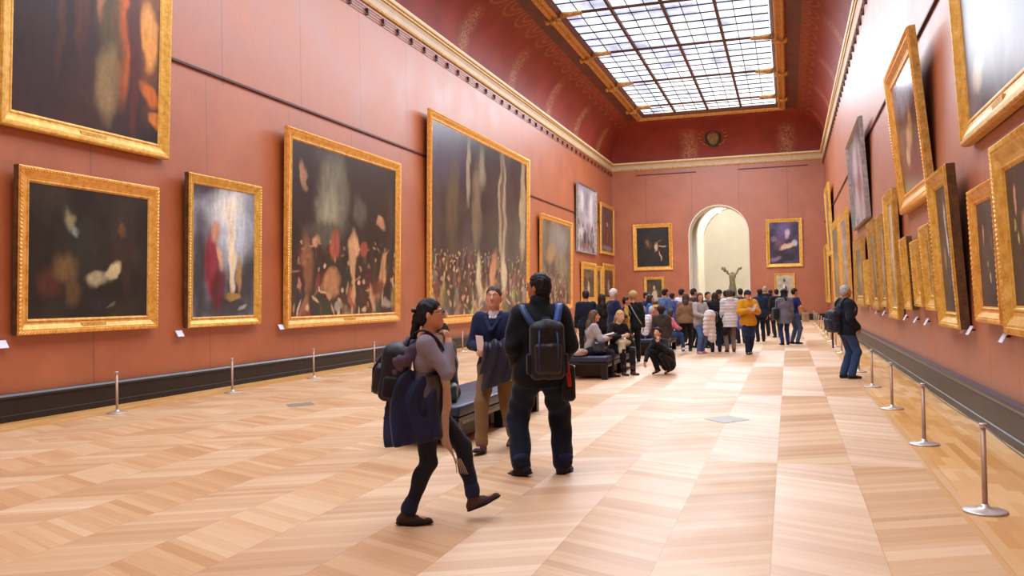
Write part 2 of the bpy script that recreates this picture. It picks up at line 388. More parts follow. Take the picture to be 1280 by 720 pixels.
for t in ties:
    b = MB().box((GX0+.0, t-.04, GZ-.11), (GX1, t+.04, GZ-.02)); b.build('tie_beam', M['rust'], sk)
    for s, xe, xf in ((1, GX0, FX0), (-1, GX1, FX1)):
        b = MB()
        for q in (0, 1, 2): b.tube([(xf-.02*s+.2*q*s-.05*s, t-.1, GZ-.22-.02*(q == 1)), (xf+.2*q*s, t, GZ-.34-.02*(q == 1)), (xf-.02*s+.2*q*s-.05*s, t+.1, GZ-.22-.02*(q == 1))], [.05, .1, .05], 8)
        b.tube([(xf-.1*s, t, GZ-.2), (xf+.2*s, t, GZ-.36), (xf+.52*s, t, GZ-.22)], [.06, .09, .06], 8); b.build('clasp', M['sky_gold'], sk, True)
        b = MB().tube([(xe-.05*s, t, GZ-.1), (xe+.3*s, t, GZ-.1), (xe+.75*s, t, GZ-.09), (xe+.8*s, t, GZ-.09)], [.13, .1, .085, .04], 8); b.build('beam_finial', M['sky_gold'], sk, True)
# ------------------------------------------------------------------ cornice, picture rails, skirting
M['cornice_cream'] = plain('cornice_cream', '#c9b496', .5, var=.08, scale=3)
M['cornice_light'] = plain('cornice_highlight', '#e9d6b0', .4, var=.05)  # paler cream paints in the light caught by the cornice's top edge
def loop_part(name, prof, mat, kind='structure'):
    V, Fc = loop_sweep(prof, XL, XR, YN, YB); return tag(mesh_obj(name, V, Fc, mat), kind=kind)
loop_part('trim_4', [(0, 9.76), (.05, 9.76), (.07, 9.8), (.05, 9.84), (.05, 9.86)], M['cornice_gold'])
loop_part('trim_5', [(.05, 9.86), (.06, 9.98), (.1, 10.08), (.1, 10.1)], M['cornice_cream'])
loop_part('trim_6', [(.1, 10.1), (.14, 10.1), (.15, 10.15), (.13, 10.17), (.13, 10.18)], M['gold_dark'])
loop_part('trim_7', [(.13, 10.18), (.19, 10.19), (.21, 10.24), (.21, 10.28), (0, 10.3)], M['cornice_light'])
# egg row beneath the cream band
# high picture rail: pair of rods with a bracket each metre
for nm, x, sx, lab in (('picture_rail', XL, 1, 'dark high picture rail with brackets under the cornice of the left wall'), ('picture_rail', XR, -1, 'dark high picture rail with brackets under the cornice of the right wall')):
    r = empty(nm, (x, 25, 9.5), 0, lab, 'rail')
    a = MB()
    for z in (9.62, 9.46): a.tube([(sx*.06, YN-25, z-9.5), (sx*.06, YB-25.1, z-9.5)], .013, 6)
    a.build('rod', M['dark_rail'], r)
    n_ = 0
    for k in range(-1, 62):
        yy = 20.94+k-20
        if yy < 8 or n_ > 98: continue
        n_ += 1
        b = MB().box((0, yy-25-.035, -.05), (sx*.08, yy-25+.035, .13)); b.build('bracket', M['dark_rail'], r)
r = empty('picture_rail', (-8, YB, 9.45), 0, 'dark high picture rail on the end wall left of the arch', 'rail')
MB().tube([(-1.2, -.06, 0), (2.6, -.06, 0)], .02, 6).build('rod', M['dark_rail'], r)
r2 = empty('picture_rail', (-1, YB, 9.45), 0, 'dark high picture rail on the end wall right of the arch', 'rail')
MB().tube([(-1.8, -.06, 0), (2.3, -.06, 0)], .02, 6).build('rod', M['dark_rail'], r2)
for x, s, z, side in ((XL, 1, 6.2, 'left'), (XR, -1, 5.95, 'right')):
    m = MB().box((min(x, x+s*.05), YN, z-.025), (max(x, x+s*.05), YB, z+.02)); tag(m.build('trim_8' if s > 0 else 'trim_9', M['dark_rail']), kind='structure')
def skirting(name, x, s, h):
    pr = [(0, 0), (.1, 0), (.1, .09), (.085, .1), (.085, h-.08)]
    V = []; Fc = []
    for d, z in pr: V += [(x+s*d, YN, z), (x+s*d, YB, z)]
    for i in range(len(pr)-1): Fc.append((2*i, 2*i+1, 2*i+3, 2*i+2) if s < 0 else (2*i, 2*i+2, 2*i+3, 2*i+1))
    o = tag(mesh_obj(name, V, Fc, M['base']), kind='structure')
    V = []; Fc = []; pr = [(.085, h-.08), (.11, h-.06), (.12, h-.03), (.1, h), (0, h)]
    for d, z in pr: V += [(x+s*d, YN, z), (x+s*d, YB, z)]
    for i in range(len(pr)-1): Fc.append((2*i, 2*i+1, 2*i+3, 2*i+2) if s < 0 else (2*i, 2*i+2, 2*i+3, 2*i+1))
    mesh_obj('skirting_cap', V, Fc, M['base_top'], o)
skirting('baseboard_left', XL, 1, .4); skirting('baseboard_right', XR, -1, .44)
for k, (a, b) in enumerate(((XL+.1, AX-AR-.02), (AX+AR+.02, XR-.1))):
    m = MB().box((a, YB-.1, 0), (b, YB, .38)); tag(m.build('baseboard_back' if k else 'baseboard_back_left', M['base']), kind='structure')
# painted cartouche on the end cove
c = empty('cartouche', (-4.25, YB-.62, 11.4), 0, 'oval painted shield in a dark ring on the red cove above the arch', 'emblem', rx=math.radians(43))
V = []; ring = MB(); pts = [(.42*math.cos(t)*(1-.12*(math.sin(t) < 0)*-math.sin(t)), 0, .58*math.sin(t)) for t in [i*math.pi/16 for i in range(33)]]
ring.tube(pts, .07, 8, cap=False); ring.build('ring', plain('dark_green_paint', '#2a2a26', .5), c, True)
sh = MB(); sh.add([(0, 0, 0)]+[(p[0]*.95, 0.02, p[2]*.95) for p in pts[:-1]], [(0, i, i % 32+1) for i in range(1, 33)]); sh.build('shield', gilt('shield_paint', '#4c4534', '#7c6236', '#a88a4a', .6, .3, 6, 0), c)
for s in (-1, 1):
    lf = MB()
    for i in range(7):
        t = -1.3+i*.42; lf.tube([(s*(.55+.05*i % 2)*math.cos(t*.8)+0, 0, .62*math.sin(t)), (s*(.75)*math.cos(t*.8), -.02, .62*math.sin(t)+.12), (s*.95*math.cos(t*.8), 0, .62*math.sin(t)+.18)], [.02, .06, .01], 6)
    lf.build('laurel_branch', gilt('laurel_gilt', '#7d5230', '#a06a3e', '#b98554', .6, .4, 10, .1), c, True)
# ================================================================== framed paintings
_cv = {}
def canvas_surface(rough, glare):
    if (rough, glare) not in _cv:
        n = NT('oil_paint'); at = n.n('ShaderNodeAttribute'); at.attribute_name = 'paint'; g = n.coord()
        col = n.mix(.3, at.outputs['Color'], n.ramp(n.noise(g, 9, 4, .7), [(.3, (.35, .35, .35, 1)), (.7, (.68, .66, .62, 1))]), 'OVERLAY')
        n.bump(n.noise(g, 40, 3), .12, .004); _cv[(rough, glare)] = n.fin(col, rough, 0, glare)
    return _cv[(rough, glare)]
def vnoise(x, y, seed):
    r = np.random.RandomState(seed).rand(64, 64); xi = np.floor(x).astype(int); yi = np.floor(y).astype(int); fx = x-xi; fy = y-yi
    fx = fx*fx*(3-2*fx); fy = fy*fy*(3-2*fy); g = lambda i, j: r[(xi+i) % 64, (yi+j) % 64]
    return (g(0, 0)*(1-fx)+g(1, 0)*fx)*(1-fy)+(g(0, 1)*(1-fx)+g(1, 1)*fx)*fy
def fbm(x, y, seed, o=4):
    t = 0; a = .5
    for i in range(o): t = t+a*vnoise(x*2**i, y*2**i, seed+i); a *= .5
    return t/(1-.5**o)
def sst(e0, e1, x): t = np.clip((x-e0)/(e1-e0), 0, 1); return t*t*(3-2*t)
def canvas_mat(name, base, blobs=(), crowd=None, grad=None, rough=.34, glare=.6, spread=.03):
    """recipe of a canvas: mottled ground colours, soft dabs (u, v, ru, rv, angle, colour, softness), optional crowd band"""
    return dict(base=base, blobs=list(blobs), crowd=crowd, rough=rough, glare=glare, spread=spread)
def paint_rgb(rc, u, v, asp, seed):
    L = lambda c: np.array(lin(c)[:3])
    sp = rc['spread']; f = fbm(u*asp*4, v*4, seed); f2 = fbm(u*asp*11, v*8, seed+9, 3)
    t = np.clip((f-.28)/.44, 0, 1)[..., None]; B = [L(c) for c in rc['base']]
    C = np.where(t < .5, B[0]+(B[1]-B[0])*t*2, B[1]+(B[2]-B[1])*(t*2-1))
    C = C*(1+.7*(f2[..., None]-.5))
    wu = u+(fbm(u*asp*9, v*9, seed+20, 3)-.5)*sp*2.4; wv = v+(fbm(u*asp*9+5, v*9, seed+31, 3)-.5)*sp*2.4
    drape = .72+.56*fbm(u*asp*34, v*9, seed+40, 2)
    def dab(C, b, k=1.0):
        bu, bv, ru, rv, an, c, so = b; a = math.radians(an); du, dv = (wu-bu), (wv-bv)
        R = max(ru, rv)*1.6
        x = (du*math.cos(a)+dv*math.sin(a))/ru; y = (-du*math.sin(a)+dv*math.cos(a))/rv
        d = np.sqrt(x*x+y*y); m = (1-sst(1-so, 1+so*.4, d))*k
        return C+(L(c)*drape[..., None]-C)*m[..., None]
    bl = rc['blobs']
    for b in bl:
        if b[2]*b[3] > .02: C = dab(C, b, .9)
    if rc['crowd']:
        v0, v1, cols, st, cc = rc['crowd']; rr = random.Random(seed)
        for row in range(4):
            q = row/3; vv = v1-(v1-v0)*q; hh = (v1-v0)*(.42+.42*q); k = int(cols*(1.3-.45*q)); dk = .55+.45*q
            for i in range(k):
                uu = (i+rr.uniform(.05, .95))/k; y0 = vv-hh*.6+rr.uniform(-.25, .2)*hh; w = hh*.19/asp*rr.uniform(.8, 1.4); c = rr.choice(cc)
                c = '#%02x%02x%02x' % tuple(int(int(c[j:j+2], 16)*dk*rr.uniform(.6, 1.1)) for j in (1, 3, 5)); lean = rr.uniform(-14, 14)
                C = dab(C, (uu, y0, w, hh*.42, lean, c, .45), st)
                sk_ = rr.choice(('#c79a74', '#a87a58', '#8d6248', '#d9b48c')); C = dab(C, (uu, y0+hh*.48, w*.45, hh*.09, 0, sk_, .4), st)
                if rr.random() < .5: C = dab(C, (uu+w*rr.choice((-1, 1)), y0+hh*.2, w*1.0, hh*.045, rr.uniform(-55, 55), sk_, .4), st)
                if rr.random() < .35: C = dab(C, (uu+w*.3, y0-hh*.1, w*.3, hh*.28, lean, '#e3cfa6' if rr.random() < .4 else '#7c2f26', .5), st*.8)
                if rr.random() < .4: C = dab(C, (uu-w*.2, y0-hh*.38, w*.35, hh*.2, rr.uniform(-10, 10), sk_, .4), st*.8)
    for b in bl:
        if b[2]*b[3] <= .02: C = dab(C, b, .92)
    e = np.clip(fbm(u*asp*60, v*60, seed+77, 2), 0, 1)[..., None]
    return np.clip(C*(.86+.28*e)*.95+.006, 0, 1)  # slight grey lift paints the veil of glare into the dark colours
CSEED = [100]
def canvas_object(x0, x1, y, z0, z1, rc, res, parent):
    W, Hh = x1-x0, z1-z0; nx = max(12, int(W/res)); nz = max(12, int(Hh/res)); CSEED[0] += 13
    u, v = np.meshgrid(np.linspace(0, 1, nx), np.linspace(0, 1, nz), indexing='ij')
    rgb = paint_rgb(rc, u, v, W/Hh, CSEED[0])
    V = np.stack([x0+u*W, np.full_like(u, y), z0+v*Hh], -1).reshape(-1, 3); i, j = np.meshgrid(np.arange(nx-1), np.arange(nz-1), indexing='ij'); a = (i*nz+j).ravel()
    Fq = np.stack([a, a+nz, a+nz+1, a+1], 1)
    me = bpy.data.meshes.new('canvas'); me.vertices.add(len(V)); me.vertices.foreach_set('co', V.astype(np.float32).ravel())
    me.loops.add(4*len(Fq)); me.loops.foreach_set('vertex_index', Fq.astype(np.int32).ravel()); me.polygons.add(len(Fq))
    me.polygons.foreach_set('loop_start', np.arange(0, 4*len(Fq), 4, dtype=np.int32)); me.polygons.foreach_set('loop_total', np.full(len(Fq), 4, np.int32))
    me.materials.append(canvas_surface(rc['rough'], rc['glare'])); me.update(calc_edges=True)
    at = me.color_attributes.new('paint', 'FLOAT_COLOR', 'POINT'); at.data.foreach_set('color', np.concatenate([rgb.reshape(-1, 3), np.ones((len(V), 1))], 1).astype(np.float32).ravel())
    o = bpy.data.objects.new('canvas', me); COL.objects.link(o); o.parent = parent; return o
def rect_loft(name, w, h, prof, mat, parent, beads=None):
    """mitred frame; prof = (inset, height toward viewer). front faces -Y. beads=(row index, step, amp)"""
    V = []; Fc = []
    sides = [((0, 0), (1, 0), w), ((w, 0), (0, 1), h), ((w, h), (-1, 0), w), ((0, h), (0, -1), h)]
    for k, ((x, z), (dx, dz), L) in enumerate(sides):
        nseg = 1 if not beads else max(1, min(400, int(L/beads[1])*2)); nx, nz = -dz, dx
        base = len(V)
        for i in range(nseg+1):
            t = i/nseg
            for j, (ins, ht) in enumerate(prof):
                s = ins+(L-2*ins)*t
                if beads and j in beads[0] and i % 2 == 1: ht = ht-beads[2]; 
                V.append((x+dx*s+nx*ins-w/2, -ht, z+dz*s+nz*ins))
        P = len(prof)
        for i in range(nseg):
            for j in range(P-1):
                a = base+i*P+j; Fc.append((a, a+P, a+P+1, a+1))
    return mesh_obj(name, V, Fc, mat, parent)
CNT = [0]
def painting(wall, a0, a1, zb, zt, lean, label, canv, fw=.22, D=.12, gm='gold', off=.15, beads=.06, liner=None, plate=0, side=None, group=None, cat='painting', res=None):
    if wall == 'L': loc = (XL+off-D, (a0+a1)/2, zb); rz = math.pi/2
    elif wall == 'R': loc = (XR-off+D, (a0+a1)/2, zb); rz = -math.pi/2
    else: loc = ((a0+a1)/2, YB-off+D, zb); rz = 0
    wd = abs(a1-a0); h = zt-zb
    r = empty('framed_painting', loc, rz, label, cat, group, rx=math.asin(min(.2, lean/h)))
    r.rotation_mode = 'XYZ'
    f = fw
    pr = [(0, 0), (.0, D*.75), (.012, D*.8), (.012, D*.92), (f*.1, D*1.0), (f*.22, D*.98), (f*.26, D*.86), (f*.34, D*.84), (f*.62, D*.52), (f*.78, D*.46), (f*.8, D*.54), (f*.86, D*.54), (f*.9, D*.4), (f, D*.34)]
    rect_loft('frame', wd, h, pr, M[gm], r, ((4, 5), beads, .012) if beads else None)
    if liner: rect_loft('liner', wd, h, [(f*.8, D*.56), (f*.86, D*.57), (f*.92, D*.42)], M[liner], r)
    if side: 
        for s in (-1, 1): MB().box((s*(wd/2+.004)-.004, -D*.74, 0), (s*(wd/2+.004)+.004, 0, h)).build('frame_side', M[side], r)
    y = -D*.36; i = f*.97; x0, x1 = -wd/2+i, wd/2-i
    canvas_object(x0, x1, y, i, h-i, canv, res or max(.012, min(a0, a1)*.0011), r)
    MB().box((x0-.02, y+.003, i-.02), (x1+.02, -.002, h-i+.02)).build('stretcher', M['gold_side'], r)
    if plate:
        MB().box((-plate, -D*.62-.02, f*.3), (plate, -D*.5, f*.66), .006).build('nameplate', M['gold_pale' if gm != 'gold_pale' else 'gold_dark'], r)
    return r
DK = ('#15110e', '#231b15', '#33281e')
P = painting
# left wall, near to far
P('L', 9.93, 13.57, 4.28, 8.9, .2, 'huge dark painting with a glowing orange curtain, cut by the top left of the picture',
  canvas_mat('oil_paint', ('#1c1318', '#2d1f22', '#3c2826'), [(.2,.45,.2,.6,0,'#2c2126',.5),(.7,.52,.075,.4,0,'#c85f18',.4),(.92,.6,.09,.24,0,'#96501c',.5),(.92,.47,.07,.12,10,'#e5a250',.5),(.42,.55,.06,.3,0,'#5a2f28',.6),(.8,.5,.05,.6,0,'#5a2420',.4),(.93,.5,.09,.4,0,'#7a4118',.7),(.9,.45,.05,.09,20,'#f0a548',.6),(.95,.37,.045,.09,-20,'#e39a4a',.6),(.62,.45,.11,.3,4,'#55492f',.5),(.6,.19,.09,.16,0,'#8f7650',.5),(.55,.6,.03,.16,0,'#b3744a',.5),(.28,.4,.03,.25,-4,'#4d3026',.7),(.93,.2,.1,.04,-25,'#c4661f',.5),(.98,.1,.06,.03,-30,'#d07a2c',.4)]), fw=.26, gm='gold', plate=.28, beads=0)
P('L', 10.19, 13.2, 1.24, 3.73, .08, 'wide dark cave scene with a pale reclining form, low on the left wall',
  canvas_mat('oil_paint', ('#0f0e0b', '#1c1a14', '#2a261c'), [(.43,.55,.2,.3,15,'#1d241d',.6),(.3,.75,.05,.09,20,'#8a8260',.8),(.35,.68,.03,.05,0,'#7d8f92',.8),(.75,.6,.14,.3,0,'#2c251b',.7),(.15,.27,.1,.13,0,'#4c221b',.6),(.28,.38,.11,.13,0,'#6a4f2c',.6),(.33,.2,.07,.14,0,'#5a4225',.6),(.55,.3,.11,.07,8,'#a89c78',.5),(.68,.38,.05,.09,-35,'#cdb98c',.5),(.76,.72,.045,.09,0,'#5f4427',.6),(.8,.45,.06,.3,0,'#2f1f1a',.6),(.55,.1,.1,.06,0,'#191a24',.5),(.66,.09,.05,.02,15,'#5e5a48',.5)]), fw=.24, gm='gold_orange', plate=.26, liner='gold_pale', side='gold_side')
P('L', 14.03, 16.42, 1.21, 4.12, .08, 'upright bright painting of pale and crimson draped forms in a gold frame',
  canvas_mat('oil_paint', ('#3a3840', '#6d707c', '#98a0ac'), [(.62,.7,.42,.36,0,'#c2ccd8',.8),(.5,.82,.3,.16,0,'#e2e4e2',.9),(.6,.88,.2,.12,0,'#eee6cf',.9),(.1,.35,.14,.5,0,'#2e2c34',.6),(.9,.3,.12,.22,0,'#35353c',.6),(.5,.06,.5,.1,0,'#363539',.5),(.3,.4,.13,.3,6,'#8b1f30',.4),(.4,.22,.12,.2,-20,'#5c1626',.4),(.36,.66,.08,.1,0,'#c98f6d',.5),(.42,.46,.05,.1,30,'#d8a983',.5),(.6,.68,.07,.2,0,'#f1e0c2',.4),(.62,.42,.06,.27,0,'#ecd8b4',.4),(.74,.35,.05,.17,0,'#b58a45',.5),(.64,.15,.14,.04,0,'#a57f3c',.35),(.8,.06,.1,.02,20,'#9aa79d',.5)]), fw=.2, side='gold_side')
P('L', 17.43, 23.48, 1.07, 5.6, .13, 'large crowded battle-camp painting with a pale gap of sky, in a beaded gold frame',
  canvas_mat('oil_paint', ('#1c1715', '#2c2622', '#3f352c'), [(.33,.72,.16,.3,-6,'#777663',.6),(.32,.62,.11,.14,0,'#96917a',.8),(.1,.8,.12,.35,0,'#1e1a1c',.4),(.74,.82,.24,.26,0,'#262120',.5),(.86,.5,.05,.36,-10,'#2a211b',.5),(.6,.66,.09,.1,0,'#55564c',.7),(.3,.52,.2,.07,6,'#4c4f42',.7),(.5,.25,.5,.12,0,'#2a241e',.6),(.1,.82,.03,.1,10,'#a4795a',.4),(.54,.38,.05,.17,0,'#d7a677',.35),(.55,.16,.025,.12,-4,'#cf9c6c',.4),(.37,.44,.05,.11,0,'#a5523f',.4),(.12,.3,.05,.22,6,'#86573c',.5),(.2,.45,.05,.03,35,'#c69169',.4),(.34,.2,.08,.1,-30,'#b88258',.4),(.4,.07,.05,.035,0,'#9b9484',.4),(.64,.42,.05,.05,20,'#a14a3c',.4),(.85,.25,.04,.2,-14,'#c08b62',.4),(.75,.1,.03,.11,12,'#c8976c',.4),(.8,.17,.07,.08,0,'#6b2b24',.5),(.83,.62,.05,.04,0,'#c08a62',.4),(.9,.06,.06,.04,0,'#a39680',.5)],
   crowd=(.12, .46, 11, .92, ['#6a4a34', '#8a3328', '#b88560', '#3c4438', '#a57a52', '#55321f'])), fw=.27, gm='gold_orange', plate=.3, liner='gold_pale')
P('L', 25.68, 36.86, .85, 7.64, .17, 'enormous ceremonial crowd painting with tall pale pilasters, tallest on the left wall',
  canvas_mat('oil_paint', ('#2a2527', '#3a3434', '#4b4340'), [(.1,.85,.2,.2,0,'#4b4458',.8),(.17,.6,.06,.35,0,'#5c5038',.7),(.32,.8,.025,.2,0,'#9a8c74',.4),(.4,.62,.05,.3,0,'#776a52',.6),(.45,.85,.04,.13,0,'#8f836c',.6),(.68,.65,.05,.4,0,'#a69678',.35),(.68,.7,.02,.34,0,'#5b4b3f',.4),(.94,.7,.045,.4,0,'#a99772',.4),(.56,.6,.06,.3,0,'#37302f',.6),(.8,.6,.06,.3,0,'#393031',.6),(.3,.08,.5,.1,0,'#35322f',.6),(.8,.1,.3,.09,0,'#3c3733',.6),(.43,.22,.03,.14,0,'#d9c8a0',.5),(.58,.24,.04,.16,-8,'#c98d69',.5),(.7,.25,.04,.15,0,'#d8c3a0',.5),(.52,.12,.06,.05,20,'#ceb98c',.5)],
   crowd=(.12, .36, 34, .85, ['#c7b48e', '#8a6f55', '#5b4637', '#d9cba6', '#9c4a3c', '#6f5d49']), rough=.3, spread=.02), fw=.3, gm='gold_orange', D=.13)
P('L', 38.83, 44.95, 1.1, 5.53, .1, 'brown hazy battle painting on the left wall, right of the tallest canvas',
  canvas_mat('oil_paint', ('#4a3e34', '#66594a', '#83765f'), [(.6,.78,.4,.22,0,'#88827a',.8),(.3,.62,.2,.12,20,'#a3845c',.8),(.5,.1,.5,.12,0,'#3b2f28',.6)], crowd=(.1, .4, 12, .8, ['#c39a6d', '#5d4434', '#9a5a3f', '#d2ba92', '#3d3028'])), fw=.24, gm='gold_orange')
P('L', 46.33, 51.22, 4.12, 7.88, .1, 'pale grey-framed crowd painting high on the left wall near the corner',
  canvas_mat('oil_paint', ('#8d8894', '#aaa6ae', '#c6c2c6'), [(.25,.75,.12,.2,0,'#cfcac8',.5),(.75,.7,.1,.3,0,'#d4cecb',.5),(.5,.75,.05,.25,0,'#77707c',.5),(.5,.12,.4,.1,0,'#645a62',.6),(.42,.2,.09,.14,0,'#3a343c',.5)], crowd=(.12, .5, 8, .9, ['#b5807c', '#5b505a', '#e0d6d0', '#8a4a4c', '#78707c'])), fw=.1, gm='silver_frame', beads=0)
P('L', 52.7, 56.9, 4.3, 7.4, .06, 'dark red upright painting with one lit figure, high in the left corner',
  canvas_mat('oil_paint', ('#2e1d1c', '#452c28', '#5c3b32'), [(.45,.4,.12,.3,0,'#4a1f1c',.6),(.5,.62,.09,.05,-20,'#c99a78',.5),(.52,.33,.07,.2,0,'#9a3d30',.5),(.5,.08,.5,.08,0,'#8a8088',.7)]), fw=.2)
P('L', 47.3, 50.9, 1.26, 3.62, .05, 'upright portrait with a small pale figure, low on the left wall under the grey frame',
  canvas_mat('oil_paint', ('#33281f', '#4b3d30', '#5f4f40'), [(.5,.3,.14,.2,0,'#c9b79c',.6),(.48,.5,.07,.07,0,'#d8b595',.5),(.4,.8,.3,.12,0,'#6e6656',.8)]), fw=.42)
P('L', 51.1, 52.6, 1.26, 3.5, .05, 'narrow gold-framed painting squeezed between two portraits on the left wall',
  canvas_mat('oil_paint', ('#3a2d22', '#574432', '#6f5a42'), [(.5,.6,.3,.2,0,'#8b7a5f',.6)]), fw=.3)
P('L', 53.13, 56.65, 1.25, 3.72, .05, 'upright portrait low in the left corner beside the end wall',
  canvas_mat('oil_paint', ('#2f261d', '#463a2d', '#5b4c3b'), [(.5,.35,.16,.22,0,'#b9a486',.6),(.5,.58,.06,.07,0,'#cfa987',.5)]), fw=.42)
# end wall
P('B', -9.48, -6.95, 3.3, 6.28, .05, 'nearly black painting with one pale leaping figure, on the end wall left of the arch',
  canvas_mat('oil_paint', ('#0d0c0c', '#171514', '#221e1b'), [(.36,.55,.12,.14,0,'#4d3620',.7),(.33,.6,.05,.1,0,'#8a6234',.6),(.6,.5,.07,.13,-8,'#cfae86',.4),(.8,.52,.13,.025,0,'#b9966f',.4),(.72,.27,.03,.14,18,'#c4a27b',.4),(.66,.62,.14,.02,30,'#6a4c30',.5)]), fw=.25, D=.1, off=.12, gm='gold_orange')
P('B', -8.82, -7.55, .95, 2.88, .03, 'small portrait of a pale seated figure, on the end wall under the nearly black painting',
  canvas_mat('oil_paint', ('#2c261c', '#3d3527', '#4c4331'), [(.52,.36,.2,.24,0,'#c9bfa2',.4),(.75,.2,.2,.1,-10,'#bfb496',.5),(.48,.68,.07,.08,0,'#cfb595',.4)]), fw=.17, D=.08, off=.1)
P('B', -1.24, .91, 3.26, 6.23, .05, 'violet and white cloud painting on the end wall right of the arch',
  canvas_mat('oil_paint', ('#1d1626', '#352843', '#4f3f63'), [(.5,.82,.3,.25,0,'#6b568f',.8),(.6,.72,.1,.13,0,'#d6bcc8',.6),(.35,.5,.2,.12,10,'#6b4a55',.7),(.6,.42,.3,.07,14,'#e2bfa0',.5),(.85,.5,.12,.09,0,'#c7bcc6',.6),(.15,.6,.12,.08,0,'#7d6684',.6),(.2,.12,.2,.06,10,'#8c7094',.6),(.6,.15,.3,.1,0,'#1a1824',.5)]), fw=.22, D=.1, off=.12)
P('B', -.8, .4, .95, 2.87, .03, 'small pale painting with a dark seated figure, under the violet cloud painting',
  canvas_mat('oil_paint', ('#a59e8c', '#b7b09c', '#c4beab'), [(.52,.45,.14,.22,-12,'#201f27',.35),(.62,.3,.09,.2,-20,'#26252d',.4),(.47,.82,.09,.07,0,'#33251f',.4),(.35,.15,.3,.1,10,'#b9963c',.5),(.45,.6,.06,.1,0,'#e9e4da',.4)]), fw=.14, D=.08, off=.1)
# right wall, near to far (a0 < a1 always)
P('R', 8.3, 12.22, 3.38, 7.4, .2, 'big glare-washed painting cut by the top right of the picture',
  canvas_mat('oil_paint', ('#2a2226', '#4a3f48', '#6b6270'), [(.6,.6,.5,.4,0,'#6e7280',.9),(.2,.12,.12,.06,20,'#c9b49a',.5),(.3,.3,.12,.2,0,'#4a2c28',.6),(.5,.12,.08,.12,0,'#382c30',.5)], rough=.3, glare=.5), fw=.3, D=.13, plate=.25, beads=0)  # blue-grey patch puts the sky reflection into the canvas colour
P('R', 15.04, 18.59, 3.08, 5.76, .24, 'gold-framed portrait group leaning out from high on the right wall',
  canvas_mat('oil_paint', ('#3a2a24', '#5c4438', '#7d6250'), [(.45,.85,.5,.2,0,'#a9b0c2',.8),(.5,.42,.14,.13,0,'#d9b483',.6),(.62,.55,.1,.14,0,'#b98a5f',.6),(.4,.28,.1,.1,20,'#e0c79a',.6),(.6,.12,.5,.12,0,'#6b3a34',.6)], rough=.2, glare=.8), fw=.36, D=.14, gm='gold_orange', side='gold_dark')
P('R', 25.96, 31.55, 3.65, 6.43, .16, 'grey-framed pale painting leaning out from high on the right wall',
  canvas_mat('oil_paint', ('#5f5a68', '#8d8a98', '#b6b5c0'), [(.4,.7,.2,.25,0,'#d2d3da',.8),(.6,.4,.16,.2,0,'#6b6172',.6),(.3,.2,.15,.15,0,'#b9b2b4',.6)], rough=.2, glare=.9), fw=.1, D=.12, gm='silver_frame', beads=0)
P('R', 8.0, 10.17, 1.15, 3.07, .1, 'deep-carved gold frame around a dark still life at the right edge of the picture',
  canvas_mat('oil_paint', ('#1c1613', '#2a211c', '#3a2e25'), [(.2,.78,.04,.12,0,'#cf9477',.4),(.14,.6,.03,.05,0,'#a8a23a',.4),(.2,.48,.03,.05,0,'#c3b24a',.4),(.4,.55,.1,.12,0,'#b98e5c',.6),(.6,.3,.2,.1,0,'#7a5a38',.6)]), fw=.3, D=.13, beads=.05, gm='gold')
P('R', 10.3, 11.62, 1.23, 2.77, .06, 'dark upright painting with tiny pale flowers, between two deep gold frames on the right wall',
  canvas_mat('oil_paint', ('#201c1d', '#2e292a', '#3c3636'), [(.28,.7,.05,.1,0,'#c09070',.4),(.45,.4,.03,.03,0,'#b5b06a',.4),(.52,.27,.04,.06,0,'#c9b48c',.4),(.7,.6,.06,.08,0,'#6f4638',.6)]), fw=.19, D=.11, gm='gold_orange')
P('R', 12.6, 14.17, 1.1, 3.25, .13, 'thick box-framed narrow painting with white streaks, right wall left of the flower picture',
  canvas_mat('oil_paint', ('#2a231f', '#3f3631', '#544a43'), [(.5,.75,.06,.12,0,'#c9bdb2',.5),(.55,.55,.05,.12,10,'#efe8dd',.4),(.68,.35,.05,.2,-6,'#d8cdbf',.5),(.3,.42,.08,.1,0,'#a58a4c',.5)]), fw=.22, D=.15, side='gold_side', off=.17)
P('R', 14.55, 15.54, 1.3, 2.63, .09, 'small gold frame tucked against the thick box-framed painting on the right wall',
  canvas_mat('oil_paint', ('#5a5047', '#7c7269', '#a39a90'), [(.6,.6,.2,.3,0,'#c9c4c0',.6)]), fw=.26, D=.13, side='gold_side')
P('R', 15.95, 16.87, 1.34, 2.47, .06, 'small gold frame, second from the thick box-framed painting on the right wall',
  canvas_mat('oil_paint', ('#4f3d28', '#6b5436', '#8a6e48'), [(.5,.5,.2,.2,0,'#b59a6c',.6)]), fw=.27, D=.12)
P('R', 17.35, 18.29, 1.27, 2.6, .08, 'small dark-sided gold frame, third beyond the thick box-framed painting',
  canvas_mat('oil_paint', ('#3f362c', '#5f5444', '#7b6e5a'), [(.5,.5,.2,.2,0,'#a39780',.6)]), fw=.25, D=.13, side='gold_side')
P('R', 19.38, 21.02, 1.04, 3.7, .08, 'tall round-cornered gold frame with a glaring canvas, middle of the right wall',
  canvas_mat('oil_paint', ('#6b655f', '#8d8883', '#b0acaa'), [(.5,.5,.25,.3,0,'#c3bfc0',.7)], rough=.15, glare=.9), fw=.26, D=.13, side='gold_dark')  # pale greys paint glare into this canvas, on top of its gloss
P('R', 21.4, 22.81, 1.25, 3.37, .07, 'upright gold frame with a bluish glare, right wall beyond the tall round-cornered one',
  canvas_mat('oil_paint', ('#6d6c78', '#9795a4', '#b9b9c8'), [(.5,.55,.15,.2,0,'#e9e6ea',.7)], rough=.15, glare=.9), fw=.24, D=.12, gm='gold_dark')  # bluish whites are glare painted into the canvas colours
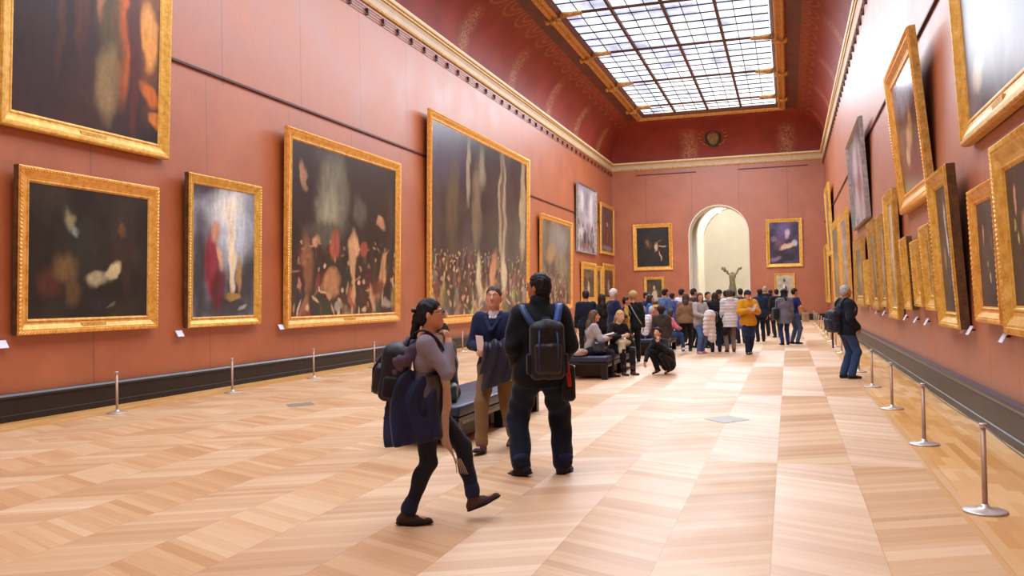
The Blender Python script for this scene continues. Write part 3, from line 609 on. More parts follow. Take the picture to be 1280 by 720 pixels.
P('R', 23.3, 25.08, 1.18, 3.4, .1, 'wide gold-bordered portrait, right wall beyond the bluish one',
  canvas_mat('oil_paint', ('#4d4338', '#6c6051', '#8c7f6d'), [(.5,.5,.2,.25,0,'#aba08e',.6)]), fw=.3, D=.12, gm='gold_dark')
P('R', 26.0, 27.3, 1.25, 2.5, .03, 'smallest low gold frame on the right wall, above the grey-haired man',
  canvas_mat('oil_paint', ('#5d4a2e', '#7d6540', '#9a8052'), [(.5,.5,.2,.2,0,'#b89c68',.6)]), fw=.3, D=.13)
P('R', 27.75, 31.0, 1.18, 3.27, .05, 'dull gold frame under the grey-framed pale painting on the right wall',
  canvas_mat('oil_paint', ('#54452f', '#6f5e42', '#8f7c58'), [(.5,.5,.2,.25,0,'#a8956e',.6)]), fw=.35, D=.12, gm='gold_dark')
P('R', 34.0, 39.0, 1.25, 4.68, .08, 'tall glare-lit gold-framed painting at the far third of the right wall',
  canvas_mat('oil_paint', ('#77726e', '#96918e', '#b5b1b0'), [(.5,.5,.25,.3,0,'#bdb9ba',.7)], rough=.15, glare=.9), fw=.3, D=.12)  # light greys here are varnish glare put into the paint colours
P('R', 39.8, 45.5, 1.1, 4.8, .1, 'brownish tall gold-framed painting beyond the glare-lit one on the right wall',
  canvas_mat('oil_paint', ('#4a4030', '#6a5d46', '#8a7b5f'), [(.5,.4,.25,.2,0,'#9c8b6b',.6)]), fw=.3, D=.12)
P('R', 46.4, 50.7, 3.55, 7.1, .14, 'upper gold-framed painting farthest along the right wall',
  canvas_mat('oil_paint', ('#5a4a30', '#7b6642', '#a08755'), [(.5,.5,.25,.2,0,'#b39a68',.6)]), fw=.3, D=.12)
P('R', 51.5, 55.5, 1.08, 4.3, .06, 'bright yellow-gold frame lowest in the far right corner',
  canvas_mat('oil_paint', ('#6b5426', '#8e7134', '#b08f45'), [(.5,.5,.25,.2,0,'#c3a352',.6)]), fw=.4, D=.12)
# caption cards on short brackets under the pictures
def card(wall, y, z, lab):
    x, s = (XL, 1) if wall == 'L' else (XR, -1)
    r = empty('caption_card', (x, y, z), -math.pi/2 if s < 0 else math.pi/2, lab, 'caption card', 'caption cards under the paintings')
    c = MB().add([(-.09, -.04, .05), (.09, -.04, .05), (.09, -.1, -.06), (-.09, -.1, -.06), (-.09, -.033, .046), (.09, -.033, .046), (.09, -.093, -.064), (-.09, -.093, -.064)],
        [(3, 2, 1, 0), (4, 5, 6, 7), (0, 1, 5, 4), (1, 2, 6, 5), (2, 3, 7, 6), (3, 0, 4, 7)]); c.build('card', M['card'], r)
    MB().tube([(0, 0, 0), (0, -.05, 0)], .012, 6).build('bracket', M['iron'], r)
card('L', 9.98, 1.13, 'white caption card at the far left edge, below the orange curtain painting')
card('L', 13.87, 1.12, 'white caption card right of the dark cave scene')
card('L', 17.3, 1.12, 'white caption card at the lower left corner of the battle-camp painting')
for y, lb in ((10.57, 'white caption card under the deep-carved frame at the right edge'), (12.42, 'white caption card, right one of the pair by the dark flower picture'), (12.84, 'white caption card, left one of the pair by the dark flower picture'),
              (16.1, 'white caption card nearest the thick box-framed painting'), (17.4, 'white caption card, second from the thick box-framed painting'), (18.9, 'white caption card, third from the thick box-framed painting'),
              (23.0, 'white caption card below the wide gold-bordered portrait'), (24.9, 'white caption card just beyond the wide gold-bordered portrait'), (21.5, 'white caption card beyond the tall round-cornered frame')):
    card('R', y, 1.1, lb)
# ================================================================== barrier posts and cord
def make_post(h=.64):
    r = empty('barrier_post', (0, 0, 0), 0)
    MB().lathe([(.15, 0), (.15, .012), (.14, .018), (.05, .026), (.03, .04), (.024, .06)], 32).build('base', M['steel'], r, True)
    MB().lathe([(.022, .03), (.019, .08), (.018, h-.03)], 16).build('pole', M['brown_metal'], r, True)
    MB().lathe([(.021, h-.035), (.027, h-.03), (.027, h-.004), (.022, h)], 16).build('cap', M['steel'], r, True)
    return r
def dup(o, loc=None, rz=None, **k):
    c = o.copy(); COL.objects.link(c)
    for ch in o.children:
        d = ch.copy(); COL.objects.link(d); d.parent = c
        for g in ch.children:
            e = g.copy(); COL.objects.link(e); e.parent = d
    if loc: c.location = loc
    if rz is not None: c.rotation_euler[2] = rz
    return tag(c, **k)
post0 = make_post()
ORD = ['nearest', 'second nearest', 'third nearest', 'fourth nearest', 'fifth nearest', 'sixth nearest', 'seventh nearest', 'eighth nearest', 'ninth nearest', 'tenth nearest', 'eleventh nearest', 'twelfth nearest', 'thirteenth nearest', 'fourteenth nearest', 'fifteenth nearest', 'sixteenth nearest']
yr = [7.14+3.01*i for i in range(16)]
for i, y in enumerate(yr):
    q = post0 if i == 0 else dup(post0)
    q.location = (1.315, y, 0); tag(q, 'thin brown barrier post, %s of the row along the right wall' % ORD[i], 'barrier post', 'barrier posts along the right wall')
yl = [11.26+2.93*i for i in range(7)]
yl2 = [11.2, 14.15, 17.1, 20.05, 23.4, 26.3]
for i, y in enumerate(yl2):
    q = dup(post0); q.location = (-9.83, y, 0); tag(q, 'thin pale barrier post, %s of the row along the left wall' % ORD[i], 'barrier post', 'barrier posts along the left wall')
cord = MB(); pts = []
ya = [4.13]+yr
for i in range(len(ya)-1):
    for t in range(8):
        u = t/8; pts.append((1.315, ya[i]+(ya[i+1]-ya[i])*u, .625-.03*4*u*(1-u)))
pts.append((1.315, yr[-1], .625)); cord.tube(pts, .005, 6)
tag(cord.build('cordon', plain('grey_cord', '#4a4038', .6)), 'thin dark barrier cord strung along the posts by the right wall', 'cord')
q = dup(post0); q.location = (1.315, 4.13, 0); tag(q, 'barrier post just outside the right edge of the picture', 'barrier post', 'barrier posts along the right wall')
# floor hatches (tag flush grey plates)
for (x, y, s, lb) in ((-.8, 11.8, .29, 'grey diamond floor hatch in the middle of the parquet'), (-7.5, 12.6, .26, 'grey floor hatch near the left wall')):
    m = MB().add([(x-s, y, .004), (x, y-s*1.3, .004), (x+s, y, .004), (x, y+s*1.3, .004), (x-s, y, .0), (x, y-s*1.3, .0), (x+s, y, .0), (x, y+s*1.3, .0)], [(0, 1, 2, 3), (0, 4, 5, 1), (1, 5, 6, 2), (2, 6, 7, 3), (3, 7, 4, 0)])
    tag(m.build('floor_hatch', plain('grey_plate', '#8f8d80', .45, .2)), lb, 'floor hatch')
# ================================================================== benches
M['leather'] = plain('navy_leather', '#20263f', .42, spec=.5, bump=.15, bscale=120)
M['bench_frame'] = plain('dark_bench_steel', '#1d1a1e', .4, .3)
M['bench_panel'] = plain('brown_bench_panel', '#35221b', .5)
M['ticks'] = plain('pale_grille', '#b9b0a8', .5)
def bench(y0, y1, x0, x1, label, pads=2, z=.46):
    r = empty('bench', ((x0+x1)/2, (y0+y1)/2, 0), 0, label, 'bench', 'leather benches in a line down the room')
    W, Lh = (x1-x0)/2, (y1-y0)/2; step = 2*Lh/pads
    for i in range(pads):
        MB().box((-W-.02, -Lh+step*i+.004, z-.13), (W+.02, -Lh+step*(i+1)-.004, z), .035).build('seat_pad', M['leather'], r, True)
    fr = MB()
    for s in (-1, 1):
        fr.box((s*W-.02, -Lh, z-.17), (s*W+.02, Lh, z-.13)); fr.box((-W, s*Lh-.02, z-.17), (W, s*Lh+.02, z-.13))
    fr.build('rail_frame', M['bench_frame'], r)
    for sx in (-1, 1):
        for yy in (-Lh+.07, 0, Lh-.07):
            MB().box((sx*(W-.06)-.06, yy-.06, 0), (sx*(W-.06)+.06, yy+.06, z-.17), .006).build('leg', M['bench_frame'], r)
    MB().box((-W+.16, -Lh+.35, .04), (W-.16, Lh-.35, z-.17)).build('vent_box', M['bench_panel'], r)
    g = MB()
    nt = int(2*Lh/.07)
    for sx in (-1, 1):
        for i in range(nt):
            yy = -Lh+.15+i*(2*Lh-.3)/nt; g.box((sx*(W-.0)-.006, yy, z-.215), (sx*(W-.0)+.006, yy+.022, z-.165))
    g.build('grille', M['ticks'], r)
    return r
bench(9.05, 12.35, -4.32, -3.46, 'navy leather bench nearest the camera, behind the walking woman')
bench(17.15, 20.6, -4.3, -3.42, 'navy leather bench with two seated women, behind the man with the rucksack')
bench(24.2, 27.4, -4.3, -3.3, 'navy leather bench farthest back, hidden among the crowd')
# ================================================================== statue in the stair hall
# ================================================================== implicit-surface figures
A_ = lambda *v: np.array(v, float)
def nrm(v): v = np.asarray(v, float); return v/max(1e-9, np.linalg.norm(v))
def cap(a, b, ra, rb=None, k=.03, sq=1.0, n=None, op='u', wr=0.0):
    a = np.asarray(a, float); b = np.asarray(b, float); rb = ra if rb is None else rb; R = max(ra, rb)
    lo = np.minimum(a, b)-R; hi = np.maximum(a, b)+R
    nn = None if n is None else nrm(n)
    def f(p):
        q = p-a; ba = b-a
        if nn is not None:
            q = q+(q@nn)[..., None]*nn*(1/sq-1); ba = ba+nn*(ba@nn)*(1/sq-1)
        t = np.clip(q@ba/max(1e-9, ba@ba), 0, 1); d = np.sqrt(((q-t[..., None]*ba)**2).sum(-1))-(ra+(rb-ra)*t)
        return d*(sq if sq < 1 else 1)
    return (lo, hi, f, k, op)
def ell(c, r, Rm=None, k=.03, op='u'):
    c = np.asarray(c, float); r = np.asarray(r, float); Rm = np.eye(3) if Rm is None else Rm
    e = np.abs(Rm)@r
    def f(p):
        q = (p-c)@Rm; k0 = np.sqrt(((q/r)**2).sum(-1)); k1 = np.sqrt(((q/r**2)**2).sum(-1))
        return k0*(k0-1)/np.maximum(k1, 1e-6)
    return (c-e, c+e, f, k, op)
def rbox(c, h, r, Rm=None, k=.02, op='u'):
    c = np.asarray(c, float); h = np.asarray(h, float); Rm = np.eye(3) if Rm is None else Rm; e = np.abs(Rm)@(h)
    def f(p):
        q = np.abs((p-c)@Rm)-(h-r); return np.sqrt((np.maximum(q, 0)**2).sum(-1))+np.minimum(q.max(-1), 0)-r
    return (c-e, c+e, f, k, op)
def cut(n, d, k=.004):   # keep n.p < d
    n = nrm(n)
    return (None, None, lambda p: p@n-d, k, 'i')
def fold(fn): return (None, None, fn, 0, 'd')
def surf(prims, v):
    us = [q for q in prims if q[4] == 'u']
    lo = np.min([q[0] for q in us], 0)-4*v; hi = np.max([q[1] for q in us], 0)+4*v
    n = np.ceil((hi-lo)/v).astype(int)+1
    G = np.full(n, .5, np.float32); ax = [lo[i]+v*np.arange(n[i]) for i in range(3)]
    for l, h, f, k, op in prims:
        if l is None: sl = (slice(None),)*3
        else:
            m = 2*v+(k if op != 'd' else 0)*1.0+.02
            i0 = np.maximum(0, np.floor((l-m-lo)/v).astype(int)); i1 = np.minimum(n, np.ceil((h+m-lo)/v).astype(int)+1)
            if (i1 <= i0).any(): continue
            sl = tuple(slice(a, b) for a, b in zip(i0, i1))
        g = np.stack(np.meshgrid(*[ax[i][sl[i]] for i in range(3)], indexing='ij'), -1)
        d = f(g).astype(np.float32); c = G[sl]
        if op == 'u':
            hh = np.maximum(k-np.abs(c-d), 0)/max(k, 1e-6); G[sl] = np.minimum(c, d)-hh*hh*k*.25
        elif op == 's':
            d = -d; hh = np.maximum(k-np.abs(c-d), 0)/max(k, 1e-6); G[sl] = np.maximum(c, d)+hh*hh*k*.25
        elif op == 'i': G[sl] = np.maximum(c, d)
        elif op == 'd': G[sl] = c+d
    S = G < 0
    C = np.zeros(tuple(n-1), bool); a0 = S[:-1, :-1, :-1]
    allv = a0.copy(); anyv = a0.copy()
    for dx in (0, 1):
        for dy in (0, 1):
            for dz in (0, 1):
                q = S[dx:n[0]-1+dx, dy:n[1]-1+dy, dz:n[2]-1+dz]; allv &= q; anyv |= q
    C = anyv & ~allv
    idx = np.full(C.shape, -1, np.int64); ii = np.argwhere(C); idx[C] = np.arange(len(ii))
    acc = np.zeros((len(ii), 3)); cnt = np.zeros(len(ii))
    i, j, k_ = ii.T
    for ax_ in range(3):
        o1, o2 = [q for q in range(3) if q != ax_]
        for u in (0, 1):
            for w_ in (0, 1):
                off = np.zeros(3, int); off[o1] = u; off[o2] = w_; e = off.copy(); e[ax_] = 1
                va = G[i+off[0], j+off[1], k_+off[2]]; vb = G[i+e[0], j+e[1], k_+e[2]]
                m = (va < 0) != (vb < 0); t = np.where(m, va/np.where(m, va-vb, 1), 0)
                P = np.tile(off.astype(float), (len(ii), 1)); P[:, ax_] += t
                acc[m] += P[m]; cnt[m] += 1
    V = lo+v*(ii+acc/np.maximum(cnt, 1)[:, None])
    Fs = []
    for ax_ in range(3):
        o1, o2 = (ax_+1) % 3, (ax_+2) % 3
        sl0 = [slice(None)]*3; sl1 = [slice(None)]*3; sl0[ax_] = slice(0, -1); sl1[ax_] = slice(1, None)
        m = S[tuple(sl0)] != S[tuple(sl1)]; q = np.argwhere(m)
        ok = (q[:, o1] > 0) & (q[:, o2] > 0) & (q[:, o1] < n[o1]-1) & (q[:, o2] < n[o2]-1); q = q[ok]
        ins = S[q[:, 0], q[:, 1], q[:, 2]]
        def at(a, b):
            r = q.copy(); r[:, o1] -= a; r[:, o2] -= b; return idx[r[:, 0], r[:, 1], r[:, 2]]
        fq = np.stack([at(1, 1), at(0, 1), at(0, 0), at(1, 0)], 1)
        fq[~ins] = fq[~ins][:, ::-1]; Fs.append(fq)
    Fq = np.concatenate(Fs); Fq = Fq[(Fq >= 0).all(1)]
    return V, Fq
def fast_mesh(name, V, Fq, mat, parent=None):
    me = bpy.data.meshes.new(name); me.vertices.add(len(V)); me.vertices.foreach_set('co', V.astype(np.float32).ravel())
    me.loops.add(4*len(Fq)); me.loops.foreach_set('vertex_index', Fq.astype(np.int32).ravel())
    me.polygons.add(len(Fq)); me.polygons.foreach_set('loop_start', np.arange(0, 4*len(Fq), 4, dtype=np.int32))
    me.polygons.foreach_set('loop_total', np.full(len(Fq), 4, np.int32)); me.polygons.foreach_set('use_smooth', np.ones(len(Fq), bool))
    me.materials.append(mat); me.update(calc_edges=True); me.validate()
    o = bpy.data.objects.new(name, me); COL.objects.link(o)
    if parent: o.parent = parent
    return o
def sdf(name, prims, v, mat, parent=None):
    V, Fq = surf(prims, v)
    if len(Fq) == 0: return None
    return fast_mesh(name, V, Fq, mat, parent)
def ik(a, t, l1, l2, hint):
    a = np.asarray(a, float); t = np.asarray(t, float); d = t-a; L = np.linalg.norm(d); u = d/max(L, 1e-9)
    if L > l1+l2-.004: L = l1+l2-.004; t = a+u*L
    x = (l1*l1-l2*l2+L*L)/(2*L); h = math.sqrt(max(1e-6, l1*l1-x*x)); n = np.asarray(hint, float); n = nrm(n-u*(n@u))
    return a+u*x+n*h, t
def rotz(a): c, s = math.cos(a), math.sin(a); return np.array([[c, -s, 0], [s, c, 0], [0, 0, 1.0]])
def rotx(a): c, s = math.cos(a), math.sin(a); return np.array([[1, 0, 0], [0, c, -s], [0, s, c]], float)
def roty(a): c, s = math.cos(a), math.sin(a); return np.array([[c, 0, s], [0, 1, 0], [-s, 0, c]], float)
_sk = {}
def skin(c='#c98e6e'):
    if c not in _sk:
        n = NT('skin'); co = n.coord(); f = n.noise(co, 12, 3); cc = lin(c)
        col = n.mix(n.rng(f, .3, .7), tuple(x*.9 for x in cc[:3])+(1,), tuple(min(1, x*1.08) for x in cc[:3])+(1,))
        m = n.fin(col, .5, 0, .4); n.b.inputs['Subsurface Weight'].default_value = .12; n.b.inputs['Subsurface Radius'].default_value = (.02, .008, .004)
        _sk[c] = m
    return _sk[c]
_hr = {}
def hairm(c='#1b1512'):
    if c not in _hr:
        n = NT('hair'); co = n.coord(); cc = lin(c)
        s = n.noise(n.map(co, sc=(60, 60, 6)), 1.5, 3, .6)
        col = n.mix(n.rng(s, .3, .7), tuple(x*.6 for x in cc[:3])+(1,), tuple(min(1, x*1.5) for x in cc[:3])+(1,))
        n.bump(s, .5, .006); _hr[c] = n.fin(col, .62, 0, .35)
    return _hr[c]
class Sk: pass
def skeleton(H=1.75, pel=(0, 0, None), lean=(0, 0), twist=0, head=(0, 0, 0), hands=None, feet=None, elb=None, knees=None, sw=1.0, hipsw=1.0):
    """local frame, metres; facing +Y; right side = +X. hands: {'R': xyz or None}, feet: {'R': (x,y,z_ankle,yaw,pitch)}"""
    J = Sk(); s = H/1.75; J.s = s
    pz = .93*s if pel[2] is None else pel[2]; J.pel = A_(pel[0], pel[1], pz); J.up = nrm((lean[0], lean[1], 1)); J.R = rotz(math.radians(twist)); J.sw = sw
    side = J.R@A_(1, 0, 0); side = nrm(side-J.up*(side@J.up)); J.side = side; J.fwd = np.cross(J.up, side)
    J.chest = J.pel+J.up*.36*s; J.neck = J.pel+J.up*.53*s
    hy, hp, hr = [math.radians(q) for q in head]
    J.Rh = rotz(hy)@rotx(hp)@roty(hr)
    nd = nrm(J.up*.6+J.Rh@A_(0, .1, 1)*.4+J.fwd*.06); J.head = J.neck+nd*.165*s+J.Rh@A_(0, .012, .01)*s
    J.sho = {}; J.elb = {}; J.wri = {}; J.hip = {}; J.knee = {}; J.ank = {}; J.fr = {}
    hands = hands or {}; feet = feet or {}; elb = elb or {}; knees = knees or {}
    for d, g in (('R', 1), ('L', -1)):
        J.sho[d] = J.pel+J.up*.475*s+side*g*.175*s*sw; J.hip[d] = J.pel+A_(g*.09*s*hipsw, 0, -.03*s)
        if twist and False: pass
        t = hands.get(d)
        t = A_(*t) if t is not None else J.sho[d]+A_(g*.07, .06, -.53)*s
        J.elb[d], J.wri[d] = ik(J.sho[d], t, .285*s, .255*s, elb.get(d, (g*.45, -1, -.2)))
        f = feet.get(d, (g*.1, 0, .085, 0, 0)); f = tuple(f)+(0,)*(5-len(f))
        J.knee[d], J.ank[d] = ik(J.hip[d], A_(f[0], f[1], f[2]), .43*s, .425*s, knees.get(d, (g*.08, 1, .1)))
        J.fr[d] = rotz(math.radians(f[3]))@rotx(math.radians(f[4]))
    return J
def head_prims(J, fine=True, beard=False):
    s = J.s; c = J.head; R = J.Rh; q = lambda x, y, z: c+R@(A_(x, y, z)*s)
    P = [ell(q(0, -.008, .018), A_(.077, .095, .1)*s, R, .02), ell(q(0, .022, -.035), A_(.062, .07, .082)*s, R, .03), cap(J.neck-J.up*.05*s, q(0, -.015, -.06), .058*s, .054*s, .03),
         ell(q(0, .062, -.092), A_(.03, .026, .022)*s, R, .025)]
    P += [cap(q(0, .088, .012), q(0, .113, -.028), .009*s, .014*s, .012), ell(q(.014, .1, -.032), A_(.009, .01, .008)*s, R, .008), ell(q(-.014, .1, -.032), A_(.009, .01, .008)*s, R, .008)]
    if fine:
        P += [ell(q(g*.031, .098, .008), A_(.019, .014, .012)*s, R, .012, 's') for g in (1, -1)]
        P += [cap(q(g*.012, .088, .026), q(g*.048, .078, .027), .008*s, .006*s, .012) for g in (1, -1)]
        P += [ell(q(0, .089, -.058), A_(.024, .011, .006)*s, R, .006), ell(q(0, .087, -.069), A_(.02, .012, .007)*s, R, .006)]
    P += [ell(q(g*.079, -.008, -.012), A_(.011, .019, .031)*s, R, .008) for g in (1, -1)]
    return P
def hand_prims(w, d, n, s, curl=25, left=False, spread=1, thumb=1.0, rad=.0085):
    """w wrist, d pointing direction, n palm normal"""
    d = nrm(d); n = nrm(n-d*(np.asarray(n)@d)); sd = np.cross(n, d)*(1 if not left else -1)   # towards the thumb
    P = [cap(w, w+d*.085*s, .03*s, .038*s, .015, .42, n), cap(w-d*.03*s, w+d*.02*s, .026*s, .026*s, .02)]
    for i, (L, o) in enumerate(zip((.042, .047, .043, .034), (.029, .0105, -.009, -.027))):
        p = w+d*(.085-.004*abs(i-1))*s+sd*o*s; e = nrm(d+sd*o*3*spread); m = n
        for kk, (fr, cr) in enumerate(((1, .6), (.66, 1), (.5, .8))):
            a = math.radians(curl)*cr; m = nrm(m-e*(m@e)); e2 = nrm(e*math.cos(a)+m*math.sin(a)); m = nrm(m*math.cos(a)-e*math.sin(a)); e = e2
            q = p+e*L*fr*s; P.append(cap(p, q, (rad-.0006*kk)*s, (rad-.001-.0006*kk)*s, .006)); p = q
    p = w+d*.025*s+sd*.028*s; e = nrm(d*.75+sd*.75*thumb+n*.25)
    q = p+e*.042*s; P.append(cap(p, q, .0125*s, .010*s, .012)); e = nrm(e+d*.5+n*.25); P.append(cap(q, q+e*.032*s, .010*s, .0085*s, .006))
    return P
def body_prims(J, hd, fine=True, bare=1.0, curls=None, arms_bare=True):
    s = J.s; S, Fw, U = J.side, J.fwd, J.up
    P = [cap(J.hip['R'], J.hip['L'], .09*s, .09*s, .05, .9, Fw), cap(J.pel+U*.05*s, J.chest-U*.06*s, .1*s, .1*s, .06, .7, Fw),
         cap(J.chest-S*.04*s, J.chest+S*.04*s, .095*s, .095*s, .06, .8, Fw), cap(J.sho['R']-S*.02, J.sho['L']+S*.02, .052*s, .052*s, .05), cap(J.chest+U*.1*s, J.neck, .07*s, .055*s, .05)]
    for d, g in (('R', 1), ('L', -1)):
        P += [cap(J.sho[d], J.elb[d], .05*s, .038*s, .04), cap(J.elb[d], J.wri[d], .038*s, .025*s, .02)]
        P += [cap(J.hip[d], J.knee[d], .085*s, .052*s, .05), cap(J.knee[d], J.ank[d], .053*s, .036*s, .02)]
        b = J.knee[d]*.65+J.ank[d]*.35; P.append(ell(b-J.fr[d]@A_(0, .02, 0)*s, A_(.045, .05, .09)*s, None, .03))
        f = J.fr[d]; P.append(cap(J.ank[d]+f@A_(0, -.03, -.045)*s, J.ank[d]+f@A_(0, .13, -.055)*s, .03*s, .025*s, .03))
        h = hd.get(d, {}); dr = h.get('dir', nrm(J.wri[d]-J.elb[d])); nn = h.get('n', (-g, .15, 0))
        P += hand_prims(J.wri[d], A_(*dr), A_(*nn), s, h.get('curl', 28), d == 'L', h.get('spread', 1), h.get('thumb', 1), h.get('rad', .0088 if fine else .0105))
    return P+head_prims(J, fine)
def wrinkle(amp, f=(9, 9, 26), ph=0):
    def fn(p):
        x, y, z = p[..., 0], p[..., 1], p[..., 2]
        return amp*(np.sin(f[2]*z+4*np.sin(f[0]*x+ph)+3*np.cos(f[1]*y+ph))*.6+np.sin(f[0]*2.3*x+3*np.sin(12*z+ph)+ph*2)*.4)
    return fold(fn)
def top_prims(J, t=.018, hem=None, sleeve=1.0, flare=0.0, ws=None, bulk=1.0, puff=False, collar=0, neck_open=False, hood=False, closed=True, fat=1.0):
    s = J.s; S, Fw, U = J.side, J.fwd, J.up; b = bulk
    P = [cap(J.pel+U*.02*s, J.chest-U*.04*s, (.13*b+t)*s, (.135*b+t)*s, .06, .74*fat, Fw), cap(J.chest-S*.055*s, J.chest+S*.055*s, (.118*b+t)*s, None, .06, .84, Fw),
         cap(J.sho['R']-S*.025*s, J.sho['L']+S*.025*s, (.052+t*.9)*s, None, .06), cap(J.chest+U*.08*s, J.neck-U*.025*s, (.082+t)*s, (.05+t*.6)*s, .05)]
    for d in 'RL':
        e = J.elb[d]; w = J.elb[d]+(J.wri[d]-J.elb[d])*min(1, max(0, sleeve*2-1)*.97)
        e2 = J.sho[d]+(J.elb[d]-J.sho[d])*min(1, sleeve*2)
        P.append(cap(J.sho[d], e2, (.054+t)*s, (.042+t*.9)*s, .045))
        if sleeve > .5: P.append(cap(e, w, (.042+t*.9)*s, (.031+t*.75)*s, .015))
    if hem is not None:
        dn = A_(0, 0, -1) if J.pel[2]-hem > .02 else -U
        L = max(.02, J.pel[2]-hem)
        P.append(cap(J.pel+U*.06*s, J.pel+dn*(L+.05), (.13*b+t)*s, (.135*b+t+flare)*s, .05, .82, Fw))
        P.append(cap(J.hip['R'], J.hip['L'], (.1*b+t)*s, None, .05, .92, Fw))
    if collar:
        P.append(cap(J.neck-U*.03*s, J.neck+U*collar*s, (.068+t*.5)*s, (.066+t*.5)*s, .02))
        P.append(cap(J.neck+U*(collar*.2)*s+Fw*.0, J.neck+U*(collar+.1)*s, .056*s, .056*s, .004, op='s'))
    if hood:
        P.append(ell(J.neck-Fw*.075*s+U*.0, A_(.115, .065, .085)*s, J.R, .03)); P.append(cap(J.neck+S*.08*s+Fw*.02+U*.01, J.neck-S*.08*s+Fw*.02+U*.01, .035*s, None, .03))
    if puff:
        P.append(fold(lambda p: -.009*np.abs(np.sin(math.pi*((p@U))/.085))**.7+.004))
    else: P.append(wrinkle(.0035+t*.08, ph=hash((round(J.head[0], 2), t)) % 7))
    if hem is not None: P.append(cut((0, 0, -1), -hem))
    return P
def leg_prims(J, t=.016, loose=0.0, to=.02, wr=.004):
    s = J.s; P = [cap(J.hip['R'], J.hip['L'], (.098+t)*s, None, .05, .92, J.fwd), cap(J.pel, J.pel+J.up*.06*s, (.12+t)*s, (.12+t)*s, .04, .76, J.fwd)]
    for d in 'RL':
        P += [cap(J.hip[d], J.knee[d], (.09+t)*s, (.056+t+loose*.5)*s, .04)]
        e = J.knee[d]+(J.ank[d]-J.knee[d])*(1-to)
        P += [cap(J.knee[d], e, (.056+t+loose*.5)*s, (.042+t*.8+loose)*s, .02)]
        b = J.knee[d]*.66+J.ank[d]*.34; P.append(ell(b-J.fr[d]@A_(0, .018, 0)*s, A_(.05, .055, .1)*s, None, .03))
    P.append(wrinkle(wr, (7, 7, 34), 1.3)); 
    return P
def sole_prims(J, d, big=1.0):
    s = J.s*big; f = J.fr[d]; a = J.ank[d]; q = lambda x, y, z: a+f@(A_(x, y, z)*s); up = f@A_(0, 0, 1)
    return [cap(q(0, -.048, -.074), q(0, .055, -.074), .042*s, .048*s, .02, .3, up), cap(q(0, .055, -.074), q(0, .155, -.074), .047*s, .036*s, .02, .3, up), cut(-up, -(a@up)+.09*s)]
def shoe_prims(J, d, boot=0, big=1.0, heel=0):
    s = J.s*big; f = J.fr[d]; a = J.ank[d]; q = lambda x, y, z: a+f@(A_(x, y, z)*s); up = f@A_(0, 0, 1)
    P = [cap(q(0, -.045, -.055), q(0, .05, -.06), .04*s, .042*s, .02, .9, up), cap(q(0, .05, -.062), q(0, .155, -.068), .042*s, .032*s, .03, .8, up), cap(a+up*(.02+boot)*s, q(0, -.01, -.03), (.045 if not boot else .056)*s, .046*s, .03)]
    if boot: P[-1] = cap(a+(J.knee[d]-a)*.0+nrm(J.knee[d]-a)*boot, a, .062*s, .05*s, .03)
    P.append(cut(-up, -(a@up)+.088*s))
    return P
def hair_prims(J, kind='short', vol=0.0, ln=.3):
    s = J.s; c = J.head; R = J.Rh; q = lambda x, y, z: c+R@(A_(x, y, z)*s); v = vol
    P = [ell(q(0, -.012, .03), A_(.082+v, .1+v, .096+v)*s, R, .02)]
    if kind != 'bald': P.append(ell(q(0, -.042, -.015), A_(.074+v, .066+v, .08+v)*s, R, .02))
    n = R@A_(0, 1, -.75); P.append((None, None, lambda p, n=nrm(n), o=q(0, .036, .012)@nrm(n): p@n-o, 0, 'i'))
    if kind == 'short': n2 = R@A_(0, .35, -1); P.append((None, None, lambda p, n=nrm(n2), o=q(0, -.03, -.075)@nrm(n2): p@n-o, 0, 'i'))
    if kind in ('long', 'tail'):
        b = J.fwd*-1; dn = nrm(-J.up+b*.05)
        p0 = q(0, -.07, -.03)
        if kind == 'long':
            p1 = J.neck-J.fwd*.085*s; P += [cap(p0, p1, .07*s, .075*s, .04, .7, J.fwd), cap(p1, p1-J.up*ln*s-J.fwd*.03*s, .075*s, .05*s, .03, .55, J.fwd)]
            for g in (1, -1): P.append(cap(q(g*.07, -.01, .0), J.neck+J.side*g*.085*s+J.fwd*.02*s-J.up*ln*.4*s, .03*s, .035*s, .03))
        else:
            p1 = q(0, -.12, -.05); P += [ell(q(0, -.11, -.01), A_(.035, .035, .04)*s, R, .02), cap(p1, p1-J.up*ln*s-J.fwd*.04*s, .035*s, .02*s, .02)]
    def lock(p):
        x = p@(R@A_(1, 0, 0)); y = p@(R@A_(0, 1, 0)); z = p[..., 2]
        return .0022*np.sin(x*150+5*np.sin(z*28)+3*np.sin(y*40))+.003*np.sin(y*62+4*np.sin(x*45)+z*40)
    P.append(fold(lock))
    return P
def face_of(deg): return YAW+math.radians(deg)-math.pi/2
SEQ = [0]
def person(label, loc, face, J, outfit, hair=('short', '#1b1512'), sk='#c98e6e', v=.011, hands=None, group=None, fine=False, extras=None, hv=None):
    """face: 0 looks to image right, 90 away from the camera, 180 image left, 270 to the camera"""
    r = empty('person', (loc[0], loc[1], loc[2] if len(loc) > 2 else 0), face_of(face), label, 'person', group)
    r['_'] = 0; del r['_']
    sdf('body', body_prims(J, hands or {}, True if fine else True), hv or v, skin(sk), r)
    if hair:
        hk = hair[0]
        if hk != 'none': sdf('hair', hair_prims(J, hk, *(hair[2:] if len(hair) > 2 else ())), min(v, .008), hairm(hair[1]), r)
    for nm, prims, col in outfit:
        m = col if not isinstance(col, str) else fabric(col)
        sdf(nm, prims, v, m, r)
    return r
